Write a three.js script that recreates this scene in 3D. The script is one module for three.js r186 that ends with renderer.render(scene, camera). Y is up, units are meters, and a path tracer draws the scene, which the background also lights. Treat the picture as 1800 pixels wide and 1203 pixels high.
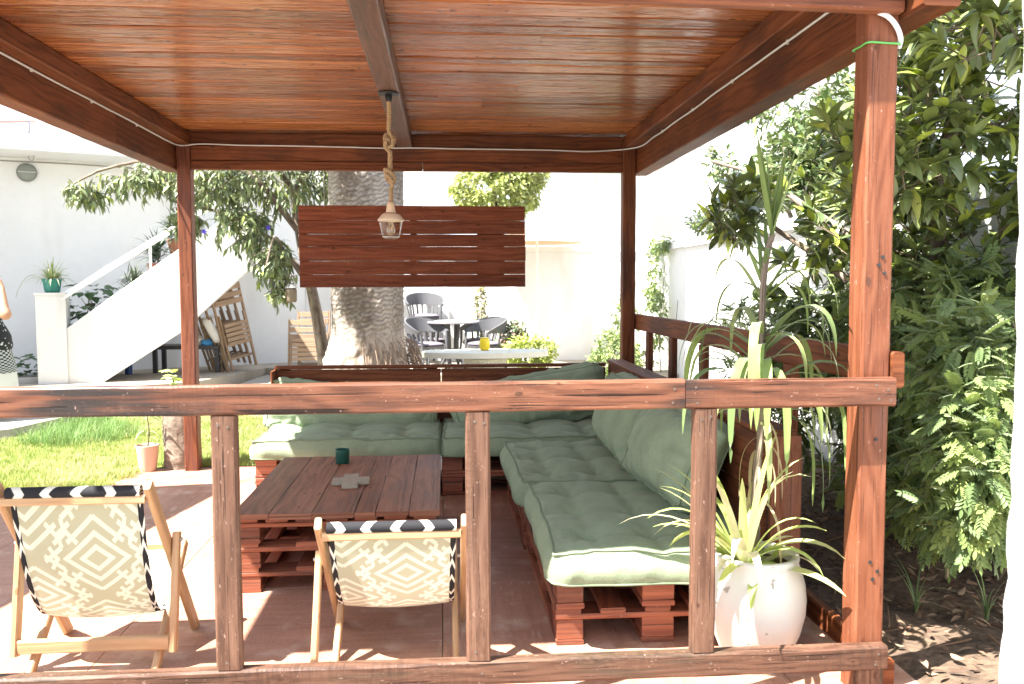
import * as THREE from 'three';
import { mergeGeometries, mergeVertices, toCreasedNormals } from 'three/addons/utils/BufferGeometryUtils.js';
import { MarchingCubes } from 'three/addons/objects/MarchingCubes.js';

// ---------------------------------------------------------------- camera, sky, sun, exposure
const scene = new THREE.Scene();
const camera = new THREE.PerspectiveCamera(43.83, 1800 / 1203, 0.05, 200);
camera.rotation.order = 'YXZ';
camera.position.set(0, 1.386, 2.7045);
camera.rotation.set(-0.0658, -0.0786, -0.0027);
camera.focus = 4.2;
camera.userData.fStop = 5.6;
scene.add(camera);
const renderer = new THREE.WebGLRenderer({ antialias: true });
renderer.toneMapping = THREE.LinearToneMapping;
renderer.toneMappingExposure = 5.4;
renderer.shadowMap.enabled = true;
const SUN = new THREE.Vector3(-0.57, 1, 0.25).normalize();
{
  const W = 512, H = 256, d = new Float32Array(W * H * 4), v = new THREE.Vector3();
  for (let j = 0; j < H; j++) for (let i = 0; i < W; i++) {
    const el = ((j + 0.5) / H - 0.5) * Math.PI, az = ((i + 0.5) / W - 0.5) * 2 * Math.PI;
    v.set(Math.cos(az) * Math.cos(el), Math.sin(el), Math.sin(az) * Math.cos(el));
    const up = Math.max(0, v.y), c = Math.max(0, v.dot(SUN)), g = 0.12 * Math.pow(c, 5) + 0.5 * Math.pow(c, 40);
    const k = Math.pow(1 - up, 2.2), o = (j * W + i) * 4;
    const zen = [0.195, 0.245, 0.34], hor = [0.47, 0.5, 0.54];
    for (let q = 0; q < 3; q++) d[o + q] = v.y < 0 ? 0.2 : zen[q] * (1 - k) + hor[q] * k + g * [1, 0.95, 0.86][q];
    d[o + 3] = 1;
  }
  const t = new THREE.DataTexture(d, W, H, THREE.RGBAFormat, THREE.FloatType);
  t.mapping = THREE.EquirectangularReflectionMapping; t.magFilter = THREE.LinearFilter; t.needsUpdate = true;
  scene.background = t; scene.environment = t;
}
const sun = new THREE.DirectionalLight(new THREE.Color(1, 0.96, 0.89), 5);
sun.position.copy(SUN).multiplyScalar(25); sun.target.position.set(0, 0, 0);
sun.castShadow = true; sun.shadow.radius = 1; sun.shadow.mapSize.set(4096, 4096);
Object.assign(sun.shadow.camera, { left: -14, right: 14, top: 14, bottom: -14, near: 1, far: 60 });
scene.add(sun, sun.target);

// ---------------------------------------------------------------- helpers
const rng = (s) => { let a = s >>> 0; return () => { a = (a + 0x6d2b79f5) | 0; let t = Math.imul(a ^ (a >>> 15), 1 | a); t = (t + Math.imul(t ^ (t >>> 7), 61 | t)) ^ t; return ((t ^ (t >>> 14)) >>> 0) / 4294967296; }; };
const R = rng(7);
const rr = (a, b, f = R) => a + (b - a) * f();
const clamp = (x, a = 0, b = 1) => Math.min(b, Math.max(a, x));
const sst = (a, b, x) => { const t = clamp((x - a) / (b - a)); return t * t * (3 - 2 * t); };
const mix = (a, b, t) => a + (b - a) * t;
const mix3 = (a, b, t) => [mix(a[0], b[0], t), mix(a[1], b[1], t), mix(a[2], b[2], t)];
const V = (x, y, z) => new THREE.Vector3(x, y, z);
const hsh = (x, y, s) => { let h = Math.imul(x, 374761393) ^ Math.imul(y, 668265263) ^ Math.imul(s, 2147483647 - 61); h = Math.imul(h ^ (h >>> 13), 1274126177); return ((h ^ (h >>> 16)) >>> 0) / 4294967296; };
const md = (a, n) => ((a % n) + n) % n;
function vn(x, y, px, py, s) {      // value noise that tiles every px, py cells
  const ix = Math.floor(x), iy = Math.floor(y), fx = x - ix, fy = y - iy, u = fx * fx * (3 - 2 * fx), v = fy * fy * (3 - 2 * fy);
  const x0 = md(ix, px), x1 = md(ix + 1, px), y0 = md(iy, py), y1 = md(iy + 1, py);
  return mix(mix(hsh(x0, y0, s), hsh(x1, y0, s), u), mix(hsh(x0, y1, s), hsh(x1, y1, s), u), v);
}
function fbm(u, v, fx, fy, oct, s) { let a = 0.5, t = 0, n = 0; for (let i = 0; i < oct; i++) { t += a * vn(u * fx, v * fy, fx, fy, s + i); n += a; a *= 0.5; fx *= 2; fy *= 2; } return t / n; }
function n3(x, y, z, s = 1) {       // plain 3d noise for geometry, -1..1
  const ix = Math.floor(x), iy = Math.floor(y), iz = Math.floor(z), f = (t) => t * t * (3 - 2 * t), u = f(x - ix), v = f(y - iy), w = f(z - iz);
  const h = (a, b, c) => hsh(a + c * 57, b + c * 131, s);
  return mix(mix(mix(h(ix, iy, iz), h(ix + 1, iy, iz), u), mix(h(ix, iy + 1, iz), h(ix + 1, iy + 1, iz), u), v), mix(mix(h(ix, iy, iz + 1), h(ix + 1, iy, iz + 1), u), mix(h(ix, iy + 1, iz + 1), h(ix + 1, iy + 1, iz + 1), u), v), w) * 2 - 1;
}
const LUT = new Uint8Array(4097).map((_, i) => { const l = i / 4096; return Math.round(255 * (l <= 0.0031308 ? 12.92 * l : 1.055 * Math.pow(l, 1 / 2.4) - 0.055)); });
const enc = (l) => LUT[Math.round(clamp(l) * 4096)];
function tex(W, H, fn, bump = true) {   // fn(u, v) -> [r, g, b, height]; colours are linear
  const c = new Uint8Array(W * H * 4), b = bump ? new Uint8Array(W * H * 4) : null;
  for (let j = 0; j < H; j++) for (let i = 0; i < W; i++) {
    const p = fn((i + 0.5) / W, (j + 0.5) / H), o = (j * W + i) * 4;
    c[o] = enc(p[0]); c[o + 1] = enc(p[1]); c[o + 2] = enc(p[2]); c[o + 3] = 255;
    if (b) { b[o] = b[o + 1] = b[o + 2] = Math.round(clamp(p[3]) * 255); b[o + 3] = 255; }
  }
  const mk = (d, srgb) => { const t = new THREE.DataTexture(d, W, H); t.wrapS = t.wrapT = THREE.RepeatWrapping; t.magFilter = THREE.LinearFilter; t.minFilter = THREE.LinearMipmapLinearFilter; t.generateMipmaps = true; if (srgb) t.colorSpace = THREE.SRGBColorSpace; t.needsUpdate = true; return t; };
  return { map: mk(c, true), bumpMap: b ? mk(b, false) : null };
}
// wood: u along the grain over 2 m, v across over 0.5 m
function woodTex({ seed, dark, mid, light, rings = 22, knots = 10, stain = null, stainAmt = 0.5, saw = 0, speck = 0, W = 1024, H = 512, contrast = 1, crack = 0, worn = 0, ripple = 0, streaks = 1, knotCol = [0.05, 0.02, 0.012] }) {
  const f = rng(seed), K = [];
  for (let i = 0; i < knots; i++) K.push([f(), f(), rr(0.008, 0.02, f)]);
  return tex(W, H, (u, v) => {
    const w = fbm(u, v, 3, 5, 3, seed), w2 = fbm(u, v, 2, 4, 2, seed + 40);
    let bend = 0, kn = 0, kr = 0;
    for (const [a, b, r] of K) {
      const du = Math.min(Math.abs(u - a), 1 - Math.abs(u - a)) * 4, dv0 = v - b, dv = dv0 - Math.round(dv0), d = Math.hypot(du * 0.55, dv) / r;
      if (d < 7) { bend += 0.05 * Math.sign(dv) * Math.exp(-d * d * 0.12) * Math.min(1, Math.abs(dv) / r); }
      if (d < 1.15) { kn = Math.max(kn, 1 - sst(0.7, 1.15, d)); kr = d; }
    }
    const ring = Math.pow(0.5 + 0.5 * Math.sin(2 * Math.PI * ((v - bend) * rings + w * 4)), 1.5);
    const fine = fbm(u, v, 26, 150, 3, seed + 9), streak = fbm(u, v, 7, 40, 3, seed + 17);
    let t = clamp(0.5 + contrast * ((1 - ring) * 0.35 + fine * 0.45 + (streak - 0.5) * 0.6 * streaks - 0.42 + (w2 - 0.5) * 0.5));
    let c = t < 0.5 ? mix3(dark, mid, t * 2) : mix3(mid, light, t * 2 - 1), h = 0.45 + 0.3 * fine - 0.22 * ring;
    if (kn > 0) { const q = 0.6 + 0.4 * Math.sin(kr * 14); c = mix3(c, knotCol.map((x) => x * (0.6 + q)), kn * 0.85); h += 0.15 * kn; }
    if (stain) { const s = sst(0.5, 0.68, fbm(u, v, 4, 3, 4, seed + 60) * 0.75 + streak * 0.25) * stainAmt; c = mix3(c, stain.map((x) => x * (0.7 + 0.6 * fine)), s); }
    if (ripple) h = h * 0.45 + ripple * (fbm(u, v, 26, 22, 3, seed + 91) * 0.4 + fbm(u, v, 9, 40, 2, seed + 92) * 0.35);
    if (crack) { const q = vn(u * 7, v * 150, 7, 150, seed + 31) * 0.7 + vn(u * 26, v * 260, 26, 260, seed + 32) * 0.3, p = sst(0.74, 0.82, q) * crack; c = c.map((x) => x * (1 - 0.75 * p)); h -= 0.55 * p; const q2 = vn(u * 2, v * 44, 2, 44, seed + 33), p2 = sst(0.9, 0.93, q2) * crack; c = c.map((x) => x * (1 - 0.85 * p2)); h -= 0.8 * p2; }
    if (worn) { const q = vn(u * 160, v * 120, 160, 120, seed + 35) * 0.35 + vn(u * 40, v * 110, 40, 110, seed + 36) * 0.3 + fbm(u, v, 4, 6, 3, seed + 37) * 0.45, p = sst(0.62, 0.76, q) * worn; c = mix3(c, [0.27, 0.155, 0.105], p * 0.6); h += 0.1 * p; }
    if (saw) { const s = vn(u * 260, v * 5, 260, 5, seed + 3) * 0.7 + vn(u * 520, v * 14, 520, 14, seed + 4) * 0.5 - 0.1; const a = saw * sst(0.3, 0.7, fbm(u, v, 5, 3, 2, seed + 5)); h += (s - 0.5) * a; c = c.map((x) => x * (1 - 0.35 * a * (1 - s))); }
    if (speck) { const s = vn(u * 300, v * 130, 300, 130, seed + 77) * 0.6 + vn(u * 90, v * 40, 90, 40, seed + 78) * 0.5; const p = sst(0.93 - speck * 0.05, 1.02, s); c = mix3(c, [0.42, 0.28, 0.23], p * 0.55); h -= p * 0.3; }
    return [c[0], c[1], c[2], h];
  });
}
const phys = (o) => new THREE.MeshPhysicalMaterial({ metalness: 0, ...o });
const wmat = (t, o = {}) => phys({ map: t.map, bumpMap: t.bumpMap, bumpScale: 0.0012, roughness: 0.55, ...o });
const col = (r, g, b) => new THREE.Color().setRGB(r, g, b);

// names and tags
const used = new Map();
const numbered = (n) => { const k = used.get(n) ?? 0; used.set(n, k + 1); return k ? `${n}_${String(k).padStart(3, '0')}` : n; };
function tag(o, label, category, group, kind) { Object.assign(o.userData, { label }); if (category) o.userData.category = category; if (group) o.userData.group = group; if (kind) o.userData.kind = kind; return o; }
function thing(name, label, category, base = [0, 0, 0], group) { const o = new THREE.Group(); o.name = numbered(name); o.position.set(...base); tag(o, label, category, group); scene.add(o); return o; }
function mesh(name, g, m) { const o = new THREE.Mesh(g, m); o.name = name; o.castShadow = o.receiveShadow = true; return o; }
function part(parent, name, g, m, kind) {   // g in the parent's own space
  const used2 = parent.userData.names ??= {}; const k = used2[name] ?? 0; used2[name] = k + 1;
  const o = mesh(k ? `${name}_${String(k).padStart(3, '0')}` : name, g, m); if (kind) o.userData.kind = kind; parent.add(o); return o;
}
const rel = (p, g) => { const w = p.position; let q = p.parent; let x = w.x, y = w.y, z = w.z; while (q && q !== scene) { x += q.position.x; y += q.position.y; z += q.position.z; q = q.parent; } return g.translate(-x, -y, -z); };
const wpart = (parent, name, g, m, kind) => part(parent, name, rel(parent, g), m, kind);   // g in world space (unturned parents)
const sub = (p, name, g, m) => part(p, name, g, m);
function struct(name, g, m, label) { const o = mesh(numbered(name), g, m); o.userData.kind = 'structure'; if (label) o.userData.label = label; scene.add(o); return o; }
function dropNames() { scene.traverse((o) => { delete o.userData.names; }); }

// a board with chamfered edges, grain along its longest side, slightly uneven when jit > 0
function board(x0, x1, y0, y1, z0, z1, { ch = 0.004, seg = 1, jit = 0, axis, us = 2, vs = 0.5, bow = 0 } = {}) {
  const S = [x1 - x0, y1 - y0, z1 - z0], ax = axis ?? S.indexOf(Math.max(...S)), L = S[ax], b = (ax + 1) % 3, c = (ax + 2) % 3, B = S[b], C = S[c];
  ch = Math.min(ch, B * 0.3, C * 0.3);
  const prof = [[-B / 2 + ch, -C / 2], [B / 2 - ch, -C / 2], [B / 2, -C / 2 + ch], [B / 2, C / 2 - ch], [B / 2 - ch, C / 2], [-B / 2 + ch, C / 2], [-B / 2, C / 2 - ch], [-B / 2, -C / 2 + ch]];
  const per = [0]; for (let i = 0; i < 8; i++) { const p = prof[i], q = prof[(i + 1) % 8]; per.push(per[i] + Math.hypot(p[0] - q[0], p[1] - q[1])); }
  const pos = [], uv = [], idx = [], uo = R(), vo = R(), so = Math.floor(R() * 1000), mid = [(x0 + x1) / 2, (y0 + y1) / 2, (z0 + z1) / 2];
  const put = (s, pb, pc, u, v) => { const p = [0, 0, 0]; p[ax] = mid[ax] + s; p[b] = mid[b] + pb; p[c] = mid[c] + pc; pos.push(...p); uv.push(u, v); };
  const ring = (s, k) => prof.map(([pb, pc], i) => { const t = s / L * 2, j = jit ? jit : 0; return [pb + j * n3(s * 5, i * 1.7, 0, so) + j * 0.6 * n3(s * 23, i * 1.7, 3, so) + bow * (1 - t * t), pc + j * n3(s * 5, i * 1.7, 7, so) + j * 0.6 * n3(s * 23, i * 1.7, 9, so)]; });
  const ss = []; for (let k = 0; k <= seg; k++) ss.push(-L / 2 + L * k / seg);
  if (ch > 0.001) { ss[0] += 0; }
  const rings = ss.map(ring);
  for (let i = 0; i < 8; i++) { // separate strips, so that faces stay crisp
    const a0 = pos.length / 3;
    for (let k = 0; k <= seg; k++) { const A = rings[k][i], Bq = rings[k][(i + 1) % 8]; put(ss[k], A[0], A[1], uo + ss[k] / us, vo + per[i] / vs); put(ss[k], Bq[0], Bq[1], uo + ss[k] / us, vo + per[i + 1] / vs); }
    for (let k = 0; k < seg; k++) { const q = a0 + k * 2; idx.push(q, q + 1, q + 2, q + 1, q + 3, q + 2); }
  }
  for (const e of [0, 1]) {
    const k = e ? seg : 0, a0 = pos.length / 3;
    for (const A of rings[k]) put(ss[k], A[0], A[1], uo + A[0] * 0.15, vo + A[1] / vs);
    for (let i = 1; i < 7; i++) e ? idx.push(a0, a0 + i, a0 + i + 1) : idx.push(a0, a0 + i + 1, a0 + i);
  }
  const g = new THREE.BufferGeometry();
  g.setAttribute('position', new THREE.Float32BufferAttribute(pos, 3)); g.setAttribute('uv', new THREE.Float32BufferAttribute(uv, 2)); g.setIndex(idx);
  // orient outward whatever the axis order
  g.computeVertexNormals();
  return g;
}
const box = (w, h, d, x = 0, y = 0, z = 0, o) => board(x - w / 2, x + w / 2, y - h / 2, y + h / 2, z - d / 2, z + d / 2, { ch: 0.003, ...o });
// board between two points, cross-section w (side) x t
function stick(a, b, w, t, side = V(1, 0, 0), o = {}) {
  const d = b.clone().sub(a), L = d.length(), g = board(0, L, -t / 2, t / 2, -w / 2, w / 2, { axis: 0, ...o });
  d.normalize(); const z = side.clone().addScaledVector(d, -side.dot(d)).normalize(), y = z.clone().cross(d);
  return g.applyMatrix4(new THREE.Matrix4().makeBasis(d, y, z).setPosition(a));
}
function tube(pts, r, seg = 24, rad = 8, closed = false) { return new THREE.TubeGeometry(new THREE.CatmullRomCurve3(pts, closed), seg, r, rad, closed); }
function taper(pts, r0, r1, seg = 12, rad = 7, wob = 0.12, s = 1) {   // limb that narrows
  const cv = new THREE.CatmullRomCurve3(pts), g = new THREE.TubeGeometry(cv, seg, 1, rad, false), p = g.attributes.position, L = cv.getLength();
  const v = V(), c = V();
  for (let i = 0; i <= seg; i++) { cv.getPointAt(i / seg, c); const r = mix(r0, r1, i / seg); for (let j = 0; j <= rad; j++) { const k = i * (rad + 1) + j; v.fromBufferAttribute(p, k).sub(c); const q = r * (1 + wob * n3(i * 0.9, (j % rad) * 1.3, s, 5)); v.multiplyScalar(q).add(c); p.setXYZ(k, v.x, v.y, v.z); } }
  const uv = g.attributes.uv; for (let i = 0; i < uv.count; i++) uv.setXY(i, uv.getX(i) * L, uv.getY(i));
  g.computeVertexNormals(); return g;
}
const lathe = (pts, n = 32) => new THREE.LatheGeometry(pts.map(([x, y]) => new THREE.Vector2(x, y)), n);
function ribbon(path, width, { fold = 0.25, up = V(0, 1, 0), twist = 0 } = {}) {   // strap leaf along path; width(t)
  const n = path.length, pos = [], uv = [], idx = [], T = V(), S = V(), N = V();
  for (let i = 0; i < n; i++) {
    T.copy(path[Math.min(n - 1, i + 1)]).sub(path[Math.max(0, i - 1)]).normalize();
    S.copy(T).cross(up); if (S.lengthSq() < 1e-4) S.set(1, 0, 0); S.normalize(); N.copy(S).cross(T).normalize();
    if (twist) { S.applyAxisAngle(T, twist * i / n); N.applyAxisAngle(T, twist * i / n); }
    const t = i / (n - 1), w = width(t) / 2;
    for (const k of [-1, 0, 1]) { const p = path[i].clone().addScaledVector(S, k * w).addScaledVector(N, Math.abs(k) * w * fold); pos.push(p.x, p.y, p.z); uv.push((k + 1) / 2, t); }
  }
  for (let i = 0; i < n - 1; i++) for (let k = 0; k < 2; k++) { const a = i * 3 + k; idx.push(a, a + 1, a + 3, a + 1, a + 4, a + 3); }
  const g = new THREE.BufferGeometry(); g.setAttribute('position', new THREE.Float32BufferAttribute(pos, 3)); g.setAttribute('uv', new THREE.Float32BufferAttribute(uv, 2)); g.setIndex(idx); g.computeVertexNormals(); return g;
}
// a leaf blade of length 1 along +x, bent down by droop, folded along the midrib
function leafGeo(w = 0.38, droop = 0.25, fold = 0.25, n = 6, shape = 0.5) {
  const path = []; for (let i = 0; i <= n; i++) { const t = i / n; path.push(V(t, -droop * t * t, 0)); }
  return ribbon(path, (t) => w * Math.pow(Math.sin(Math.PI * Math.pow(clamp(0.02 + t * 0.98), shape < 0.5 ? 0.8 : 0.75)), 0.9) + 0.004, { fold });
}
function frondGeo(pairs = 6, spread = 0.34, lw = 0.13, droop = 0.25) {   // pinnate leaf of length 1 along +x
  const gs = [];
  const at = (t) => V(t, -droop * t * t, 0);
  gs.push(ribbon([0, 0.33, 0.66, 1].map((t) => at(t)), () => 0.012, { fold: 0 }));
  const lf = (p, ang, len) => { const d = V(Math.cos(ang), -0.18, Math.sin(ang)), q = [0, 0.35, 0.7, 1].map((t) => p.clone().addScaledVector(d, t * len).add(V(0, -0.06 * t * t, 0))); gs.push(ribbon(q, (t) => lw * Math.sin(Math.PI * clamp(t * 0.9 + 0.08)) + 0.004, { fold: 0.2 })); };
  for (let i = 1; i <= pairs; i++) { const t = 0.15 + 0.75 * i / pairs, l = spread * (1 - 0.45 * Math.abs(t - 0.5)); lf(at(t), 0.95, l); lf(at(t), -0.95, l); }
  lf(at(0.97), 0, spread * 0.95);
  return mergeGeometries(gs);
}
const M4 = (p, dir, up, s, roll = 0) => {   // matrix that takes +x to dir, +y roughly to up
  const x = dir.clone().normalize(), z = x.clone().cross(up); if (z.lengthSq() < 1e-5) z.set(0, 0, 1); z.normalize(); const y = z.clone().cross(x);
  const m = new THREE.Matrix4().makeBasis(x, y, z); if (roll) m.multiply(new THREE.Matrix4().makeRotationX(roll));
  m.scale(typeof s === 'number' ? V(s, s, s) : s); return m.setPosition(p);
};
// leaves: [{ m: Matrix4, k: tint index }]; the nearest to the camera are parts, the others one part of stuff
function foliage(t, leaves, geos, mats, { single = 300, name = 'leaf', rest = 'foliage', tint } = {}) {
  const base = V(); t.getWorldPosition(base); const inv = new THREE.Matrix4().makeTranslation(-base.x, -base.y, -base.z);
  const p = V(); for (const l of leaves) { p.setFromMatrixPosition(l.m); const v = p.clone().project(camera); const inF = Math.abs(v.x) < 1.02 && Math.abs(v.y) < 1.02 ? 0 : 50; l.d = p.distanceTo(camera.position) + inF; }
  leaves.sort((a, b) => a.d - b.d);
  const near = leaves.slice(0, single), far = leaves.slice(single);
  near.forEach((l, i) => { const o = part(t, name, geos[l.g ?? i % geos.length], mats[l.k % mats.length]); o.matrix.copy(inv).multiply(l.m); o.matrix.decompose(o.position, o.quaternion, o.scale); });
  if (!far.length) return;
  const by = {}; far.forEach((l, i) => { const key = (l.g ?? i % geos.length) + '_' + (l.k % mats.length); (by[key] ??= []).push(l); });
  for (const key in by) { const [g, k] = key.split('_').map(Number), im = new THREE.InstancedMesh(geos[g], mats[k], by[key].length); by[key].forEach((l, i) => im.setMatrixAt(i, inv.clone().multiply(l.m))); im.castShadow = im.receiveShadow = true; im.userData.kind = 'stuff';
    const u = t.userData.names ??= {}; const c = u[rest] ?? 0; u[rest] = c + 1; im.name = c ? `${rest}_${String(c).padStart(3, '0')}` : rest; t.add(im); }
}
const poly = (pts, y, t = 0) => { // flat polygon on the ground, uv in metres; with thickness t it is a slab whose top lies at y
  const s = new THREE.Shape(pts.map(([x, z]) => new THREE.Vector2(x, -z)));
  const g = t ? new THREE.ExtrudeGeometry(s, { depth: t, bevelEnabled: false }) : new THREE.ShapeGeometry(s);
  g.rotateX(-Math.PI / 2).translate(0, y - t, 0); return g;
};

// ---------------------------------------------------------------- materials
const T = {
  ceil: woodTex({ seed: 11, dark: [0.22, 0.07, 0.024], mid: [0.37, 0.13, 0.046], light: [0.5, 0.21, 0.085], rings: 6, knots: 34, crack: 0.35, contrast: 0.8, streaks: 0.55, ripple: 1 }),
  ceil2: woodTex({ seed: 23, dark: [0.18, 0.055, 0.02], mid: [0.31, 0.1, 0.036], light: [0.45, 0.175, 0.07], rings: 8, knots: 34, crack: 0.5, worn: 0.1, contrast: 0.9, streaks: 0.6, ripple: 1, stain: [0.19, 0.1, 0.065], stainAmt: 0.5 }),
  beam: woodTex({ seed: 31, dark: [0.072, 0.02, 0.007], mid: [0.15, 0.044, 0.0155], light: [0.22, 0.072, 0.027], rings: 12, knots: 9, crack: 0.6, worn: 0.12, stain: [0.045, 0.018, 0.012], stainAmt: 0.6 }),
  post: woodTex({ seed: 37, dark: [0.09, 0.028, 0.012], mid: [0.165, 0.052, 0.024], light: [0.235, 0.084, 0.042], rings: 10, knots: 7, speck: 0.1, crack: 0.6, worn: 0.15, stain: [0.1, 0.045, 0.04], stainAmt: 0.45 }),
  rail: woodTex({ seed: 41, dark: [0.055, 0.022, 0.013], mid: [0.132, 0.049, 0.027], light: [0.225, 0.092, 0.052], rings: 9, knots: 8, speck: 0.6, saw: 0.4, crack: 1, worn: 0.22, stain: [0.03, 0.022, 0.02], stainAmt: 1 }),
  bal: woodTex({ seed: 47, dark: [0.05, 0.023, 0.014], mid: [0.105, 0.05, 0.031], light: [0.165, 0.088, 0.058], rings: 12, knots: 6, speck: 0.8, saw: 1, crack: 0.9, worn: 0.25, stain: [0.055, 0.038, 0.025], stainAmt: 0.8 }),
  table: woodTex({ seed: 53, dark: [0.12, 0.045, 0.026], mid: [0.25, 0.1, 0.058], light: [0.35, 0.155, 0.095], rings: 8, knots: 9, crack: 0.5, worn: 0.25, stain: [0.12, 0.07, 0.058], stainAmt: 0.5 }),
  pallet: woodTex({ seed: 59, dark: [0.14, 0.035, 0.017], mid: [0.27, 0.08, 0.038], light: [0.38, 0.13, 0.065], rings: 9, knots: 9, speck: 0.3, crack: 0.8, worn: 0.35, stain: [0.1, 0.035, 0.022], stainAmt: 0.5 }),
  pine: woodTex({ seed: 61, dark: [0.33, 0.175, 0.083], mid: [0.44, 0.262, 0.135], light: [0.53, 0.345, 0.19], rings: 16, knots: 6, knotCol: [0.24, 0.1, 0.04], contrast: 0.8, W: 512 }),
};
const M = {};
for (const k in T) M[k] = wmat(T[k]);
Object.assign(M.ceil, { roughness: 0.42, bumpScale: 0.0016 });
M.ceils = [0, 1, 2, 3, 4, 5].map((i) => wmat(i % 3 === 2 ? T.ceil2 : T.ceil, { roughness: 0.2, bumpScale: 0.006, color: col(...[[1, 0.98, 0.95], [0.9, 0.83, 0.78], [1, 1, 1], [0.74, 0.7, 0.68], [1, 1, 1], [0.82, 0.78, 0.75]][i].map((x) => Math.min(1, x))), specularIntensity: 1 }));
M.beam.roughness = 0.6; M.rail.roughness = 0.45; M.bal.roughness = 0.55; M.beam.specularIntensity = 0.4; M.rail.specularIntensity = 0.5; M.bal.specularIntensity = 0.5; M.post.specularIntensity = 0.5;  M.post.roughness = 0.5;
M.tables = [0.85, 1, 0.92].map((k) => wmat(T.table, { roughness: 0.46, specularIntensity: 0.55, color: col(k, k, k) }));
M.pallets = [1, 0.82, 0.92].map((k) => wmat(T.pallet, { roughness: 0.6, color: col(k, k * 0.97, k * 0.95) }));
M.beams = [1, 0.8, 0.9].map((k) => wmat(T.beam, { roughness: 0.6, specularIntensity: 0.4, color: col(k, k, k) }));
M.screen = wmat(T.post, { color: col(0.88, 0.7, 0.58), roughness: 0.6, specularIntensity: 0.4 });
M.pine.roughness = 0.5;
M.oldpine = wmat(T.pine, { color: col(0.6, 0.66, 0.78), roughness: 0.7 });
M.plaster = (() => { const t = tex(512, 512, (u, v) => { const a = fbm(u, v, 4, 4, 5, 3), b = fbm(u, v, 40, 40, 3, 8), st = sst(0.6, 0.82, fbm(u, v, 7, 2, 4, 12)); const k = 0.735 + 0.08 * (a - 0.5) + 0.03 * (b - 0.5); const c = mix3([k, k, k * 0.99], [0.5, 0.47, 0.4], st * 0.3); return [...c, 0.35 + 0.4 * b + 0.25 * a]; }); return phys({ map: t.map, bumpMap: t.bumpMap, bumpScale: 0.004, roughness: 0.92 }); })();
M.white = phys({ color: col(0.8, 0.8, 0.78), roughness: 0.6 });
M.dark = phys({ color: col(0.018, 0.018, 0.02), roughness: 0.5 });
M.black = phys({ color: col(0.012, 0.013, 0.014), roughness: 0.45 });
M.cable = phys({ color: col(0.62, 0.6, 0.57), roughness: 0.5 });
M.soil = phys({ color: col(0.06, 0.036, 0.022), roughness: 1 });
const rep = (t, a, b) => { const o = { map: t.map.clone(), bumpMap: t.bumpMap?.clone() }; o.map.repeat.set(a, b); o.map.needsUpdate = true; if (o.bumpMap) { o.bumpMap.repeat.set(a, b); o.bumpMap.needsUpdate = true; } return o; };
const leafMat = (r, g, b, o = {}) => phys({ color: col(r, g, b), roughness: 0.5, transmission: 0, side: THREE.DoubleSide, ...o });
const thinLeaf = (r, g, b, tr = 0.35) => phys({ color: col(r, g, b), roughness: 0.9, transmission: tr, thickness: 0, clearcoat: 0.35, clearcoatRoughness: 0.4, side: THREE.DoubleSide });
M.bark = (() => { const t = tex(256, 512, (u, v) => { const a = fbm(u, v, 8, 16, 4, 5), b = fbm(u, v, 30, 20, 3, 6); const c = mix3([0.1, 0.07, 0.05], [0.32, 0.26, 0.2], clamp(a * 1.3 - 0.2 + (b - 0.5) * 0.5)); return [...c, a * 0.6 + b * 0.4]; }); return phys({ map: t.map, bumpMap: t.bumpMap, bumpScale: 0.01, roughness: 0.95 }); })();

// ---------------------------------------------------------------- ground
{
  const t = tex(1024, 1024, (u, v) => { const a = fbm(u, v, 5, 5, 5, 71), b = fbm(u, v, 90, 90, 2, 72), s = sst(0.55, 0.75, fbm(u, v, 9, 9, 4, 73)); const c = mix3([0.33, 0.315, 0.285], [0.46, 0.44, 0.4], clamp(a * 1.4 - 0.2 + (b - 0.5) * 0.4)); return [...mix3(c, [0.3, 0.27, 0.22], s * 0.45), 0.3 + 0.5 * b + 0.2 * a]; });
  const m = phys({ ...rep(t, 0.25, 0.25), bumpScale: 0.004, roughness: 0.95 });
  M.concrete = m;
  struct('ground', new THREE.PlaneGeometry(90, 90).rotateX(-Math.PI / 2).translate(0, -0.012, -20), phys({ ...rep(t, 24, 24), bumpScale: 0.004, roughness: 0.95, color: col(0.9, 0.88, 0.84) }), 'pale concrete ground between the pergola and the house');
  // raised stone terrace in front of the house, with its step
  struct('terrace', poly([[-6.4, -7.0], [-3.9, -7.15], [-3.0, -7.7], [-2.72, -8.6], [-2.5, -9.4], [-0.9, -8.2], [3, -8.0], [3.0, -12], [-8, -12]], 0.25, 0.262), phys({ ...rep(t, 0.3, 0.3), bumpScale: 0.006, roughness: 0.95, color: col(0.92, 0.84, 0.74) }), 'raised pale stone terrace along the house');
  // low kerbs of the garden path at the far left
  const g1 = poly([[-9, -4.9], [-4.35, -4.95], [-3.95, -5.3], [-3.8, -5.9], [-3.75, -6.7], [-9, -6.8]], 0.10, 0.11);
  struct('path', g1, phys({ ...rep(t, 0.4, 0.4), bumpScale: 0.006, roughness: 0.95, color: col(0.96, 0.94, 0.9) }), 'pale stone step of the garden path behind the lawn');
}
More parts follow.
